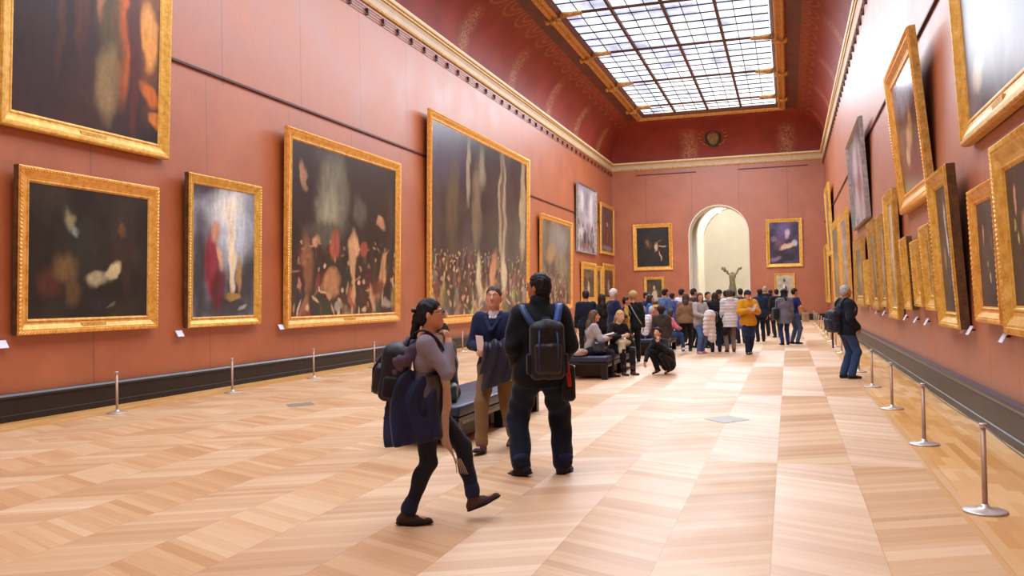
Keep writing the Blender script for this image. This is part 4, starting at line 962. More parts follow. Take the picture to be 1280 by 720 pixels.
def eyes(r, J):
    s = J.s; R = J.Rh
    for g in (1, -1):
        c = J.head+R@(A_(g*.031, .0755, .006)*s)
        e = MB().lathe([(.0005, -.0125), (.006, -.011), (.0105, -.0065), (.0125, 0), (.0105, .0065), (.006, .011), (.0005, .0125)], 12, tuple(c)).build('eye', M_eye, r, True)
        c2 = c+R@(A_(0, .0085, 0)*s); MB().lathe([(.0003, -.0055), (.004, -.004), (.0055, 0), (.004, .004), (.0003, .0055)], 10, tuple(c2)).build('iris', M_iris, e, True)
        a = J.head+R@(A_(g*.014, .1, .028)*s); b = J.head+R@(A_(g*.034, .099, .034)*s); d = J.head+R@(A_(g*.05, .083, .027)*s)
        MB().tube([tuple(a), tuple(b), tuple(d)], [.002, .003, .0012], 6).build('eyebrow', hairm('#3a281c'), r, True)
M_eye = plain('eye_white', '#e8e2da', .2, var=.02); M_iris = plain('iris_brown', '#2a1a12', .2)
def glasses(r, J):
    R = J.Rh; s = J.s; q = lambda x, y, z: tuple(J.head+R@(A_(x, y, z)*s)); m = MB()
    for g in (1, -1):
        pts = [q(g*(.033+.024*math.cos(t)), .112-.006*abs(math.cos(t)), .006+.018*math.sin(t)) for t in [i*math.pi/8 for i in range(17)]]
        m.tube(pts, .0022, 6, cap=False); m.tube([q(g*.057, .106, .012), q(g*.078, .06, .012), q(g*.086, -.01, .005)], .002, 6)
    m.tube([q(-.009, .112, .01), q(0, .116, .014), q(.009, .112, .01)], .002, 6); m.build('glasses', plain('dark_glasses', '#1a1a20', .3), r, True)
# ------------------------------------------------------------------ bag helpers (all bags are things of their own)
def held(name, label, cat, loc, face): return empty(name, (loc[0], loc[1], 0), face_of(face), label, cat)
def strap_pts(J, g, off=.03, low=.3):
    s = J.s; U, Fw, S = J.up, J.fwd, J.side; x = g*.105*s*J.sw
    T = lambda f, u: tuple(J.neck+S*x+Fw*f*s+U*u*s)
    return [T(-.15, -.1), T(-.13-off*.3, -.02), T(-.06, .045+off*.4), T(.03, .03+off*.4), T(.12+off, -.06), T(.15+off, -.16), T(.12+off, -.28), tuple(J.neck+S*g*.17*s+Fw*.02*s-U*low*s)]
def ribbon(pts, wdt, th, side):
    m = MB(); side = Vector(side).normalized(); P = [Vector(p) for p in pts]
    # catmull-rom smoothing
    Q = []
    for i in range(len(P)-1):
        a, b, c, d = P[max(i-1, 0)], P[i], P[i+1], P[min(i+2, len(P)-1)]
        for t in (0, .25, .5, .75): Q.append(.5*((2*b)+(c-a)*t+(2*a-5*b+4*c-d)*t*t+(3*b-a-3*c+d)*t**3))
    Q.append(P[-1]); V = []; Fc = []
    for i, p in enumerate(Q):
        t = (Q[min(i+1, len(Q)-1)]-Q[max(i-1, 0)]).normalized(); sd = (side-t*side.dot(t)).normalized(); nn = t.cross(sd)
        V += [p+sd*wdt/2+nn*th, p-sd*wdt/2+nn*th, p-sd*wdt/2-nn*th, p+sd*wdt/2-nn*th]
    for i in range(len(Q)-1):
        for k in range(4): Fc.append((4*i+k, 4*i+(k+1) % 4, 4*i+4+(k+1) % 4, 4*i+4+k))
    Fc += [(3, 2, 1, 0), tuple(4*(len(Q)-1)+k for k in range(4))]
    return m.add(V, Fc)
def backpack(label, loc, face, J, col, strapcol=None, v=.008, size=(.15, .085, .23), off=.02, drop=.24, tilt=0, shift=0, straps=(1, -1)):
    r = held('backpack', label, 'backpack', loc, face); s = J.s; U, Fw, S = J.up, J.fwd, J.side
    R = np.stack([S, Fw, U], 1)@rotx(math.radians(tilt)); c = J.neck-U*drop*s-Fw*(.15+off+size[1])*s+S*shift; z = A_(*size)
    q = lambda x, y, zz: c+R@A_(x, y, zz)
    sdf('main_bag', [rbox(c, z, .06, R, .03), ell(q(0, 0, z[2]*.75), (z[0]*.9, z[1]*.95, z[2]*.4), R, .03), wrinkle(.004, (20, 14, 18))], v, fabric(col, .6, spec=.4), r)
    sdf('front_pocket', [rbox(q(0, -z[1]*.95, -z[2]*.25), (z[0]*.78, z[1]*.5, z[2]*.55), .04, R, .03), wrinkle(.003, (20, 14, 22), 2)], v, fabric(col, .5, spec=.5, var=.3), r)
    for g in (1, -1): sdf('side_pocket', [rbox(q(g*z[0]*.97, 0, -z[2]*.45), (.035, z[1]*.6, z[2]*.4), .03, R, .02)], v, fabric(col, .6, var=.25), r)
    MB().tube([tuple(q(-.04, z[1]*.6, z[2]*1.0)), tuple(q(-.03, z[1]*.6, z[2]*1.0+.045)), tuple(q(.03, z[1]*.6, z[2]*1.0+.045)), tuple(q(.04, z[1]*.6, z[2]*1.0))], .009, 8).build('handle', fabric(strapcol or col), r, True)
    for g in straps: ribbon(strap_pts(J, g, off), .055, .006, tuple(S)).build('strap', fabric(strapcol or col, .6), r, True)
    for g in (1, -1): 
        MB().tube([tuple(q(g*z[0]*.5, -z[1]*.9, z[2]*.75)), tuple(q(g*z[0]*.55, -z[1]*1.5, z[2]*.1)), tuple(q(g*z[0]*.5, -z[1]*1.35, -z[2]*.75))], .008, 6).build('buckle_strap', fabric(strapcol or col, .5), r, True)
    return r
# ================================================================== the three people in front
NEAR = .0065
GC = 'museum visitors in the crowd by the far benches'
# --- walking woman
J = skeleton(1.6, (0, .02, .865), (.0, .05), 0, (-4, 4, 0), hands=dict(R=(.05, .2, 1.285), L=(-.03, .2, 1.25)), elb=dict(R=(.2, .6, -1), L=(-.3, .6, -1)),
    feet=dict(R=(.07, -.12, .09, 0, 0), L=(-.07, .35, .16, 0, 24)), knees=dict(R=(0, 1, .1), L=(0, 1, .2)), sw=.88, hipsw=.92)
hd = dict(R={'dir': (-.25, -.15, .95), 'n': (-.5, -.9, .1), 'curl': 48}, L={'dir': (.2, -.1, .9), 'n': (.3, -1, .1), 'curl': 50})
W1 = person('woman in grey sleeves walking right in front, one hand at her mouth', (-2.56, 6.0), 0, J, [
    ('sweater', top_prims(J, .012, .80, 1.0, bulk=.86), '#857e8a'),
    ('tunic', [cap(J.pel+J.up*.1, J.pel+A_(0, .02, -.2), .14, .15, .05, .8, J.fwd), cap(J.pel+J.up*.1, J.chest-J.up*.12, .135, .128, .05, .76, J.fwd), wrinkle(.005), cut((0, 0, -1), -.72)], '#5f5a62'),
    ('trousers', leg_prims(J, .012, -.002), '#1b1e2b'), ('trouser_cuff', [cap(J.ank['R']+(J.knee['R']-J.ank['R'])*.05, J.ank['R']+(J.knee['R']-J.ank['R'])*.2, .057, .055, .02), wrinkle(.004, (12, 12, 60))], '#20263d'), ('trouser_cuff', [cap(J.ank['L']+(J.knee['L']-J.ank['L'])*.08, J.ank['L']+(J.knee['L']-J.ank['L'])*.22, .056, .054, .02), wrinkle(.004, (12, 12, 60))], '#1f2b46'),
    ('shoe', shoe_prims(J, 'R', 0, 1.06), '#3d2a24'), ('shoe', shoe_prims(J, 'L', 0, 1.06), '#4a342c'), ('shoe_sole', sole_prims(J, 'R', 1.08), '#16100f'), ('shoe_sole', sole_prims(J, 'L', 1.08), '#1a1412')],
    ('tail', '#140f0e', .004, .24), '#d19a78', NEAR, hd, hv=.005)
eyes(W1, J); glasses(W1, J)
# scarf with hanging ends
q = lambda x, y, z: A_(x, y, z)
sc = [cap(J.neck+A_(.06, .0, 0), J.neck+A_(.0, .085, -.03), .035, None, .03), cap(J.neck+A_(-.06, .0, 0), J.neck+A_(.0, .085, -.03), .035, None, .03),
      cap(J.neck+A_(.03, .1, -.05), (.06, .17, 1.05), .04, .045, .03, .5, A_(0, 1, 0)), cap((.06, .17, 1.05), (.07, .16, .62), .045, .05, .03, .4, A_(.3, 1, 0)), cap((.07, .16, .62), (.07, .24, .44), .04, .02, .02, .4, A_(0, 1, 0)),
      cap(J.neck+A_(-.02, .1, -.05), (0, .18, .85), .035, .05, .03, .4, A_(0, 1, 0)), wrinkle(.006, (18, 18, 14))]
sdf('scarf', sc, NEAR, fabric('#b59a86'), W1)
SCF = [o for o in W1.children if o.name.startswith('scarf')][-1]
for i in range(6): MB().tube([(.05+.008*i, .22+.01*i, .47), (.05+.009*i, .235+.012*i, .42), (.05+.01*i, .24+.016*i, .36)], .003, 5).build('scarf_fringe', fabric('#a88f80'), SCF)
MB().tube([tuple(J.head+A_(.0, -.125, .03)+A_(a*.03, 0, 0)) for a in (-1, 1)], [.016, .016], 8).build('hair_clip', plain('clip', '#26242a', .3), W1, True)
backpack('black rucksack on the back of the walking woman', (-2.56, 6.0), 0, J, '#17161d', '#1d1b24', size=(.15, .1, .2), drop=.3, off=.0, tilt=-6)
# navy coat hanging from her waist behind
r = held('coat', 'navy coat hanging from the walking woman below her rucksack', 'coat', (-2.56, 6.0), 0)
sdf('coat_cloth', [cap((.07, -.14, .95), (.09, -.17, .62), .12, .16, .05, .6, (0, 1, 0)), cap((-.05, -.12, .95), (-.05, -.16, .64), .1, .15, .05, .6, (0, 1, 0)), cap((.12, .02, .98), (.15, .02, .66), .07, .11, .05, .5, (1, 0, 0)), cap((.1, -.12, 1.0), (.13, -.12, .64), .1, .12, .05, .6, (1, 0, 0)), fold(lambda p: .012*np.sin(p[..., 1]*48+p[..., 0]*30+2*np.sin(p[..., 2]*9))), cut((0, .1, -1), -.6)], NEAR, fabric('#1c2140', .6), r)
r = held('mauve_shawl', 'fuzzy mauve shawl slung over the shoulder of the walking woman', 'shawl', (-2.56, 6.0), 0)
sdf('cloth', [cap(J.neck+A_(.08, -.05, -.06), J.neck+A_(.1, -.19, -.17), .05, .06, .05), cap(J.neck+A_(.1, -.19, -.17), J.neck+A_(.1, -.26, -.3), .06, .045, .04), cap(J.neck+A_(-.02, -.13, -.06), J.neck+A_(0, -.24, -.2), .06, .05, .04), fold(lambda p: .008*np.sin(p[..., 2]*70+p[..., 1]*50)*np.sin(p[..., 0]*40+2*p[..., 1]*30))], NEAR, fabric('#574a5c', .9, .6), r)
# --- man in the navy cardigan, walking toward the camera
J = skeleton(1.77, (0, 0, .92), (0, .02), 0, (4, 6, 0), hands=dict(R=(.07, .27, 1.1), L=(-.02, .29, 1.07)), elb=dict(R=(1, -.8, -.5), L=(-1, -.6, -.6)),
    feet=dict(R=(.1, .28, .1, -4, 8), L=(-.1, -.3, .12, -10, -22)), knees=dict(R=(.05, 1, 0), L=(-.05, 1, 0)))
hd = dict(R={'dir': (-.7, .35, -.35), 'n': (-.3, -1, .1), 'curl': 40}, L={'dir': (.8, .3, -.2), 'n': (0, -.9, .4), 'curl': 42})
M2 = person('man in a navy cardigan and khaki trousers walking this way, coat over his arm', (-3.03, 9.12), 256, J, [
    ('shirt', [cap(J.chest+A_(0, .02, .0), J.neck+A_(0, .022, -.01), .1, .066, .03), cap(J.chest-A_(0, 0, .2), J.chest, .13, .125, .03, .8, J.fwd)], '#d8d4da'),
    ('cardigan', [cap(J.chest+J.fwd*.2+J.up*.04, J.neck+J.fwd*.1+J.up*.06, .0001, .001, .001)][:0]+top_prims(J, .02, .78, bulk=1.0)+[cap(J.chest+A_(0, .16, .02), J.neck+A_(0, .1, .04), .004, .05, .004, op='s')], '#1b2344'),
    ('cardigan_collar', [cap(J.neck+A_(g*.064, -.03, .01), J.neck+A_(g*.075, .075, -.05), .024, .022, .02) for g in (1, -1)]+[cap(J.neck+A_(g*.075, .075, -.05), J.chest+A_(g*.008, .168, .0), .021, .017, .02) for g in (1, -1)]+[cap(J.neck+A_(.062, -.03, 0), J.neck+A_(-.062, -.03, 0), .022, .022, .03)], '#222c55'),
    ('shirt_collar', [cap(J.neck+A_(g*.045, .02, .015), J.neck+A_(g*.028, .085, -.04), .014, .016, .01) for g in (1, -1)], '#e4e2ea'),
    ('trousers', leg_prims(J, .014, .012), '#7d6242'),
    ('shoe', shoe_prims(J, 'R', 0, 1.05), '#4a2f34'), ('shoe', shoe_prims(J, 'L', 0, 1.05), '#33222a'), ('shoe_sole', sole_prims(J, 'R', 1.06), '#17110f'), ('shoe_sole', sole_prims(J, 'L', 1.06), '#17110f')],
    ('short', '#4a382d'), '#d8a088', NEAR, hd, hv=.005)
eyes(M2, J)
r = held('overcoat', 'dark navy overcoat draped over the forearm of the man in the cardigan', 'coat', (-3.03, 9.12), 256)
sdf('coat_cloth', [cap((-.02, .27, 1.1), (-.25, .2, 1.12), .075, .085, .05), cap((-.04, .33, 1.06), (.0, .3, .68), .07, .11, .06, .6, (0, 1, 0)), cap((-.16, .32, 1.08), (-.12, .28, .7), .09, .14, .06, .55, (0, 1, 0)), cap((-.26, .22, 1.08), (-.27, .18, .78), .07, .1, .05, .6, (0, 1, 0)), cap((-.22, .1, 1.08), (-.2, .08, .85), .06, .08, .05, .6, (0, 1, 0)),
    fold(lambda p: .013*np.sin(p[..., 0]*55+3*np.sin(p[..., 2]*7)+p[..., 1]*20)), cut((-.35, 0, -1), -.64)], NEAR, fabric('#171b33', .45, spec=.5), r)
r = held('folded_leaflet', 'pale leaflet in the hand of the man in the cardigan', 'leaflet', (-3.03, 9.12), 256)
MB().add([(.03, .33, 1.08), (.11, .325, 1.09), (.125, .33, 1.24), (.045, .335, 1.23), (.03, .337, 1.08), (.11, .332, 1.09), (.125, .337, 1.24), (.045, .342, 1.23)], [(0, 1, 2, 3), (7, 6, 5, 4), (0, 4, 5, 1), (1, 5, 6, 2), (2, 6, 7, 3), (3, 7, 4, 0)]).build('paper', plain('paper', '#e9d9d6', .6, var=.03), r)
# --- big man seen from behind
J = skeleton(1.86, (0, 0, .96), (0.01, .0), 0, (48, 6, 0), hands=dict(R=(.2, .16, 1.0), L=(-.2, .16, 1.0)), elb=dict(R=(.55, -1, -.1), L=(-.55, -1, -.1)),
    feet=dict(R=(.19, .04, .09, -28, 0), L=(-.2, .0, .1, 38, -14)), knees=dict(R=(.3, 1, 0), L=(-.3, 1, 0)), sw=.98, hipsw=1.1)
M3 = person('large man seen from behind in a thick black coat, looking left through glasses', (-2.18, 7.86), 96, J, [
    ('coat', top_prims(J, .04, .80, collar=.055, bulk=1.08, flare=.0), '#101117'),
    ('jeans', leg_prims(J, .034, .018, .03, .008), '#141a2e'),
    ('jeans_cuff', [ell(J.ank['R']+A_(.01, -.01, .06), (.08, .09, .055)), wrinkle(.006, (12, 12, 60))], '#1a2547'), ('jeans_cuff', [ell(J.ank['L']+A_(-.01, -.0, .065), (.082, .092, .058)), wrinkle(.006, (12, 12, 60))], '#1a2547'),
    ('shoe', shoe_prims(J, 'R', 0, 1.12), '#241c1e'), ('shoe', shoe_prims(J, 'L', 0, 1.12), '#241c1e'), ('shoe_sole', sole_prims(J, 'R', 1.14), '#0e0b0b'), ('shoe_sole', sole_prims(J, 'L', 1.14), '#0e0b0b')],
    ('short', '#0f0e10', .004), '#b47b58', NEAR, dict(R={'dir': (-.4, .7, -.5), 'n': (-.8, -.3, 0), 'curl': 30}, L={'dir': (.4, .7, -.5), 'n': (.8, -.3, 0), 'curl': 30}), hv=.005)
eyes(M3, J); glasses(M3, J)
BP3 = backpack('black rucksack with blue shoulder straps on the back of the large man', (-2.18, 7.86), 96, J, '#0d0e14', '#26345f', size=(.155, .075, .25), off=.035, drop=.36, shift=.02, straps=())
b = BP3
c0 = J.neck-J.up*.2-J.fwd*.2
T3 = lambda x, f, u: tuple(J.neck+J.side*x+J.fwd*f+J.up*u)
ribbon([T3(.075, -.25, -.24), T3(.12, -.21, -.12), T3(.155, -.12, -.0), T3(.165, -.0, .035), T3(.17, .12, -.03), T3(.17, .17, -.16)], .065, .009, tuple(J.side)).build('blue_strap', fabric('#31478a', .5), b, True)
ribbon([T3(-.04, -.25, -.22), T3(-.12, -.22, -.12), T3(-.17, -.13, -.02), T3(-.18, -.0, .03), T3(-.18, .12, -.04), T3(-.18, .17, -.16)], .055, .009, tuple(J.side)).build('blue_strap', fabric('#26355f', .5), b, True)
MB().lathe([(.036, -.05), (.045, -.047), (.045, -.04), (.045, .04), (.036, .047), (.036, .05)], 18).build('mesh_ring', fabric('#3a3c44', .4), b, True).location = tuple(J.neck+J.side*.02-J.fwd*.33-J.up*.5)
r = held('umbrella_pouch', 'black pouch with a red stripe hanging at the right side of the large man', 'pouch', (-2.18, 7.86), 96)
sdf('pouch', [rbox((.235, -.12, .84), (.06, .05, .17), .045, None, .02), wrinkle(.003, (20, 20, 20))], NEAR, fabric('#141116', .5), r)
sdf('red_stripe', [rbox((.225, -.178, .92), (.02, .012, .11), .01, roty(-.1), .01), wrinkle(.002, (40, 40, 40))], NEAR, fabric('#a3211c', .5), r)
# ================================================================== seated, crouching and standing visitors
FV = .012
def stand(label, loc, face, H, top, legs, shoe='#1c1819', hair=('short', '#1b1512'), hem=.84, t=.025, head=(0, 0, 0), hands=None, elb=None, hdd=None, feet=None, puff=False, hood=False, bulk=1.0, collar=.0, flare=0, boot=0, sk='#c98e6e', sleeve=1.0, loose=.008, lean=(0, .01), twist=0, sw=1.0, fat=1.0, names=('jacket', 'trousers'), v=FV, extra=()):
    s = H/1.75
    ft = feet or dict(R=(.1, .03, .09*s, -8, 0), L=(-.1, -.03, .09*s, 8, 0))
    J = skeleton(H, (0, 0, None), lean, twist, head, hands, ft, elb, None, sw)
    o = [(names[0], top_prims(J, t, hem*s if hem else None, sleeve, flare, bulk=bulk, puff=puff, hood=hood, collar=collar, fat=fat), top), (names[1], leg_prims(J, .012, loose), legs)]
    for d in 'RL': o.append(('boot' if boot else 'shoe', shoe_prims(J, d, boot), shoe))
    r = person(label, loc, face, J, o+list(extra), hair, sk, v, hdd, GC, hv=min(v, .009)); return r, J
FRONT = dict(R=(.09, .27, 1.12), L=(-.09, .27, 1.12)); EOUT = dict(R=(1, -.7, -.6), L=(-1, -.7, -.6))
def sit(label, loc, face, H, top, legs, shoe='#2a2020', hair=('long', '#3b2a1e'), head=(0, -8, 0), hands=None, lean=(0, .15), feet=None, t=.02, knees=None, elb=None, hood=False, sk='#c98e6e', hem=None, hdd=None, boot=0, names=('sweater', 'trousers'), bulk=.95, pz=.56, v=FV, twist=0, puff=False):
    s = H/1.75
    ft = feet or dict(R=(.1, .42, .09, -5, 0), L=(-.1, .46, .09, 5, 0))
    J = skeleton(H, (0, 0, pz), lean, twist, head, hands or dict(R=(.08, .34, .72), L=(-.08, .34, .72)), ft, elb or EOUT, knees or dict(R=(.1, .5, 1), L=(-.1, .5, 1)), .92)
    o = [(names[0], top_prims(J, t, hem, bulk=bulk, hood=hood, puff=puff), top), (names[1], leg_prims(J, .012, .004), legs)]
    for d in 'RL': o.append(('boot' if boot else 'shoe', shoe_prims(J, d, boot), shoe))
    r = person(label, loc, face, J, o, hair, sk, v, hdd, GC, hv=min(v, .009)); return r, J
# seated visitor behind the walking woman
sit('person in a green-black jacket seated on the nearest bench behind the walking woman', (-3.84, 9.8), 165, 1.68, '#23292a', '#1c1c20', hair=('short', '#17120f', .01), hood=True, t=.035, v=.009, lean=(0, .12))
r = held('shoulder_bag', 'dark green bag resting on the nearest bench beside the seated person', 'bag', (-3.7, 9.45), 0)
sdf('bag_body', [rbox((0, 0, .56), (.13, .09, .1), .05), ell((0, .02, .62), (.1, .07, .05)), wrinkle(.006, (24, 20, 30))], .009, fabric('#283230', .5, spec=.5), r)
MB().tube([(-.1, 0, .62), (-.07, .03, .74), (.07, .03, .74), (.1, 0, .62)], .01, 8).build('strap', fabric('#15181a'), r, True)
# pair standing at left behind the second bench
stand('man in a dark navy sweater seen from behind, standing left of the seated women', (-4.73, 21.3), 85, 1.8, '#151a2b', '#1b1c24', hair=('short', '#2a1c14'), hem=.86, t=.02)
stand('woman with dark brown hair mostly hidden behind the man in the dark navy sweater', (-4.42, 21.75), 100, 1.7, '#241d20', '#17161a', hair=('long', '#2d1d15', .004, .25))
# seated women on the second bench
SB = ( -3.86, 17.95)
sit('long-haired woman in a pale grey sweater, seated at the left of the second bench', (-3.86, 17.62), 10, 1.7, '#a59c9d', '#1d1c22', hair=('long', '#5a4434', .006, .34), hands=dict(R=(.05, .36, .78), L=(-.1, .38, .8)), head=(-15, 2, 0), t=.03)
sit('blonde woman in black seated on the second bench, leaning over a magazine, brown ankle boots', (-3.5, 18.5), 300, 1.7, '#19171b', '#17161c', shoe='#4a352c', hair=('tail', '#c09a62', .002, .14), head=(6, -14, 0), boot=.12, hands=dict(R=(.12, .34, .8), L=(-.1, .34, .82)), sk='#dcae92', lean=(0, .25))
r = held('magazine', 'open magazine held between the two seated women', 'magazine', (-3.6, 17.85), 10)
MB().add([(-.14, 0, .84), (0, .0, .8), (0, .24, .86), (-.14, .24, .9), (.14, 0, .84), (.14, .24, .9)], [(0, 1, 2, 3), (1, 4, 5, 2)]).add([(-.14, 0, .832), (0, .0, .792), (0, .24, .852), (-.14, .24, .892), (.14, 0, .832), (.14, .24, .892)], [(3, 2, 1, 0), (2, 5, 4, 1)]).build('pages', plain('print', '#b9aba4', .4, var=.3, scale=14), r)
r = held('handbag', 'glossy dark blue handbag on the lap of the long-haired seated woman', 'bag', (-3.78, 17.5), 10)
sdf('bag_body', [rbox((0, .12, .62), (.17, .12, .12), .06), wrinkle(.01, (20, 20, 26))], FV, fabric('#1d2438', .25, spec=.8), r)
MB().tube([(-.1, .12, .72), (-.06, .12, .82), (.06, .12, .82), (.1, .12, .72)], .012, 8).build('strap', fabric('#12131a'), r, True)
r = held('beige_coat', 'crumpled beige coat lying on the second bench left of the seated women', 'coat', (-4.0, 17.3), 0)
sdf('cloth', [ell((-.02, 0, .52), (.2, .16, .07)), ell((.1, .06, .55), (.1, .1, .05)), wrinkle(.012, (22, 18, 20))], FV, fabric('#a58f84'), r)
r = held('cream_coat', 'cream coat bundled on the knees of the blonde seated woman', 'coat', (-3.5, 18.5), 300)
sdf('cloth', [ell((.0, .28, .67), (.17, .15, .07)), cap((.1, .36, .66), (.12, .4, .5), .07, .08, .05), wrinkle(.012, (26, 22, 24))], FV, fabric('#c3ae8c'), r)
# standing behind the bench
stand('white-haired man in a navy sweater standing behind the second bench, facing right', (-4.06, 21.3), 20, 1.82, '#1d2647', '#20222c', hair=('short', '#c9c4c0'), hem=.86, head=(0, 3, 0), t=.022, hands=dict(R=(.12, .28, 1.15), L=(-.1, .28, 1.15)), elb=EOUT)
stand('person with a mustard scarf half hidden behind the white-haired man', (-3.86, 21.85), 350, 1.62, '#2a2328', '#1b1a20', hair=('short', '#1f1613'), extra=[])
r = held('mustard_scarf', 'mustard yellow scarf hanging beside the white-haired man', 'scarf', (-3.84, 21.62), 290)
sdf('cloth', [cap((0, .1, 1.35), (.03, .16, 1.1), .05, .07, .03, .5, (0, 1, 0)), cap((.03, .16, 1.1), (.0, .14, .85), .07, .06, .03, .5, (0, 1, 0)), wrinkle(.008, (26, 20, 12))], FV, fabric('#c99a3a'), r)
q, J = stand('person in black with a pale yellow beanie, seen from behind', (-3.7, 22.1), 88, 1.75, '#17171c', '#16161b', hair=('none', '#000000'), hem=.84, t=.022)
sdf('beanie', hair_prims(J, 'bald', .016)+[ell(J.head+A_(0, -.02, .03), (.098, .11, .105))], .01, fabric('#b89a62', .95, .6), q)
r = held('bag_strap', 'pale bag strap running diagonally across the back of the person in the beanie', 'strap', (-3.7, 22.1), 88)
ribbon([tuple(J.neck-J.side*.12-J.fwd*.02+J.up*.03), tuple(J.neck-J.side*.08-J.fwd*.15-J.up*.08), tuple(J.pel+J.side*.05-J.fwd*.19+J.up*.2), tuple(J.pel+J.side*.18-J.fwd*.1+J.up*.0)], .03, .006, (1, 0, 0)).build('strap', fabric('#8d8a88'), r, True)
# crouching woman
Jc = skeleton(1.58, (0, -.1, .28), (0, .5), 0, (8, 10, 0), hands=dict(R=(.14, .4, .3), L=(-.12, .3, .66)), elb=dict(R=(1, .2, -.6), L=(-1, .6, -1)),
    feet=dict(R=(.1, .08, .12, -6, -14), L=(-.1, -.02, .14, 6, -22)), knees=dict(R=(.25, 1, .9), L=(-.25, 1, .9)), sw=.9)
person('black-haired woman in black crouching on the parquet in front of the crowd', (-2.5, 18.5), 222, Jc, [
    ('jacket', top_prims(Jc, .025, None, bulk=.92)+[cap(Jc.pel+A_(0, -.02, .1), Jc.pel+A_(0, -.06, -.08), .17, .16, .06)], '#151419'),
    ('trousers', leg_prims(Jc, .014, .006), '#121217'), ('shoe', shoe_prims(Jc, 'R'), '#3a2420'), ('shoe', shoe_prims(Jc, 'L'), '#3a2420')],
    ('short', '#131012', .012), '#d0997c', .010, dict(L={'dir': (.1, .1, 1), 'n': (0, -1, 0), 'curl': 30}, R={'dir': (0, .3, -.95), 'n': (-.2, -1, 0), 'curl': 30}), hv=.008)
# third bench people and the crowd, left to right
sit('person in a white top and red sleeves seated on the far bench, facing away', (-3.84, 24.6), 100, 1.7, '#d9d5dc', '#26262e', hair=('short', '#8d7a6c', .01), t=.04, lean=(0, .1), puff=True)
sit('grey-haired person in a red jacket seated on the far bench beside the white top', (-3.72, 25.3), 80, 1.66, '#a82a33', '#26262e', hair=('short', '#b3a9a3', .008), t=.03)
sit('child in pink seated on the far bench behind the crouching woman', (-3.2, 24.75), 20, 1.45, '#d8788f', '#2d4470', hair=('long', '#3a281d', .004, .2), shoe='#d9d3cc', feet=dict(R=(.1, .42, .2, -5, 20), L=(-.1, .5, .3, 5, 20)))
q, J = stand('person in a dark brown hat and a fur-collared olive coat, seen from behind', (-2.86, 21.0), 80, 1.36, '#3b322b', '#2a2624', hair=('short', '#231a15', .01), hem=.6, t=.055, hood=True, bulk=1.02)
sdf('hat', [ell(J.head+A_(0, 0, .055), (.11, .125, .085)), cap(J.head+A_(0, .02, .03), J.head+A_(0, .1, .02), .1, .06, .02, .15, (0, 0, 1))], .01, fabric('#33251f'), q)
stand('dark-haired man in a blue denim jacket, left part of the crowd', (-3.7, 28), 30, 1.85, '#5b6f9c', '#22242e', hem=.84, t=.03)
stand('woman in bright blue behind the beanie wearer', (-3.95, 26.5), 350, 1.66, '#2c62b8', '#1f2028', hair=('long', '#221914', .004, .2))
stand('dark-haired person in navy leaning in behind the beanie wearer', (-4.2, 27.4), 330, 1.75, '#27365f', '#1f2028')
stand('person in a mid-blue top between the denim jacket and the white shirt', (-3.6, 29), 60, 1.72, '#3d4f8f', '#1f2028')
stand('man in a white shirt with a blue bag strap, back of the crowd', (-3.36, 29.5), 40, 1.85, '#d5d6e2', '#23242c', hem=.84, t=.02)
stand('woman in a light brown jacket and black trousers with blue shoes, seen from behind', (-2.87, 26.3), 75, 1.68, '#8d6a4d', '#171519', shoe='#22386e', hair=('long', '#4a3426', .004, .1), hem=.85, t=.045, collar=.06)
stand('bearded man looking right, over the shoulder of the light brown jacket', (-2.83, 28), 20, 1.84, '#463036', '#1f1f26', hair=('short', '#241a15'))
q, J = stand('long-haired woman in a grey knit, blue jeans and pink shoes', (-2.37, 25.2), 300, 1.68, '#a79f9c', '#4d6796', shoe='#d78aa6', hair=('long', '#4a3023', .008, .3), hem=.72, t=.03, hands=dict(R=(.1, .3, 1.05), L=(-.08, .3, 1.0)), elb=EOUT, head=(-20, 0, 0))
r = held('white_puffer_coat', 'white puffer coat carried in the arms of the woman in pink shoes', 'coat', (-2.37, 25.2), 300)
sdf('cloth', [ell((-.06, .33, 1.08), (.17, .12, .13)), cap((-.1, .34, 1.0), (-.14, .32, .45), .11, .13, .06, .6, (0, 1, 0)), cap((.06, .34, .95), (.08, .32, .6), .1, .08, .05, .6, (0, 1, 0)), fold(lambda p: -.012*np.abs(np.sin(p[..., 2]*28)))], FV, fabric('#d9d0cd', .7), r)
stand('dark-haired person with a white strap, behind the long-haired woman', (-2.4, 28), 300, 1.72, '#20222e', '#1d1e26')
q, J = stand('long-haired woman in a glossy black puffer jacket and jeans, seen from behind', (-2.0, 25.9), 80, 1.68, '#17161c', '#26344f', hair=('long', '#2a1a16', .012, .22), hem=.72, t=.055, puff=True)
r = held('black_shopping_bag', 'shiny black bag at the left hip of the woman in the black puffer jacket', 'bag', (-2.0, 25.9), 80)
sdf('bag_body', [rbox((-.12, -.22, 1.0), (.17, .1, .16), .06), wrinkle(.014, (20, 22, 24))], FV, fabric('#1a1a20', .2, spec=.9), r)
MB().tube([(-.22, -.22, 1.14), (-.14, -.2, 1.42), (-.02, -.22, 1.14)], .012, 8).build('strap', fabric('#121216'), r, True)
r = held('black_coat_bundle', 'black coat hanging low at the right side of the woman in the black puffer jacket', 'coat', (-2.0, 25.9), 80)
sdf('cloth', [cap((.22, -.06, .98), (.26, -.06, .62), .11, .14, .06, .7, (0, 1, 0)), wrinkle(.012, (24, 20, 18))], FV, fabric('#131217', .5), r)
q, J = stand('person in a black hat with a pale face among the back of the crowd', (-2.14, 29.2), 280, 1.78, '#1f2740', '#1d1e26', hair=('short', '#1a1614', .006))
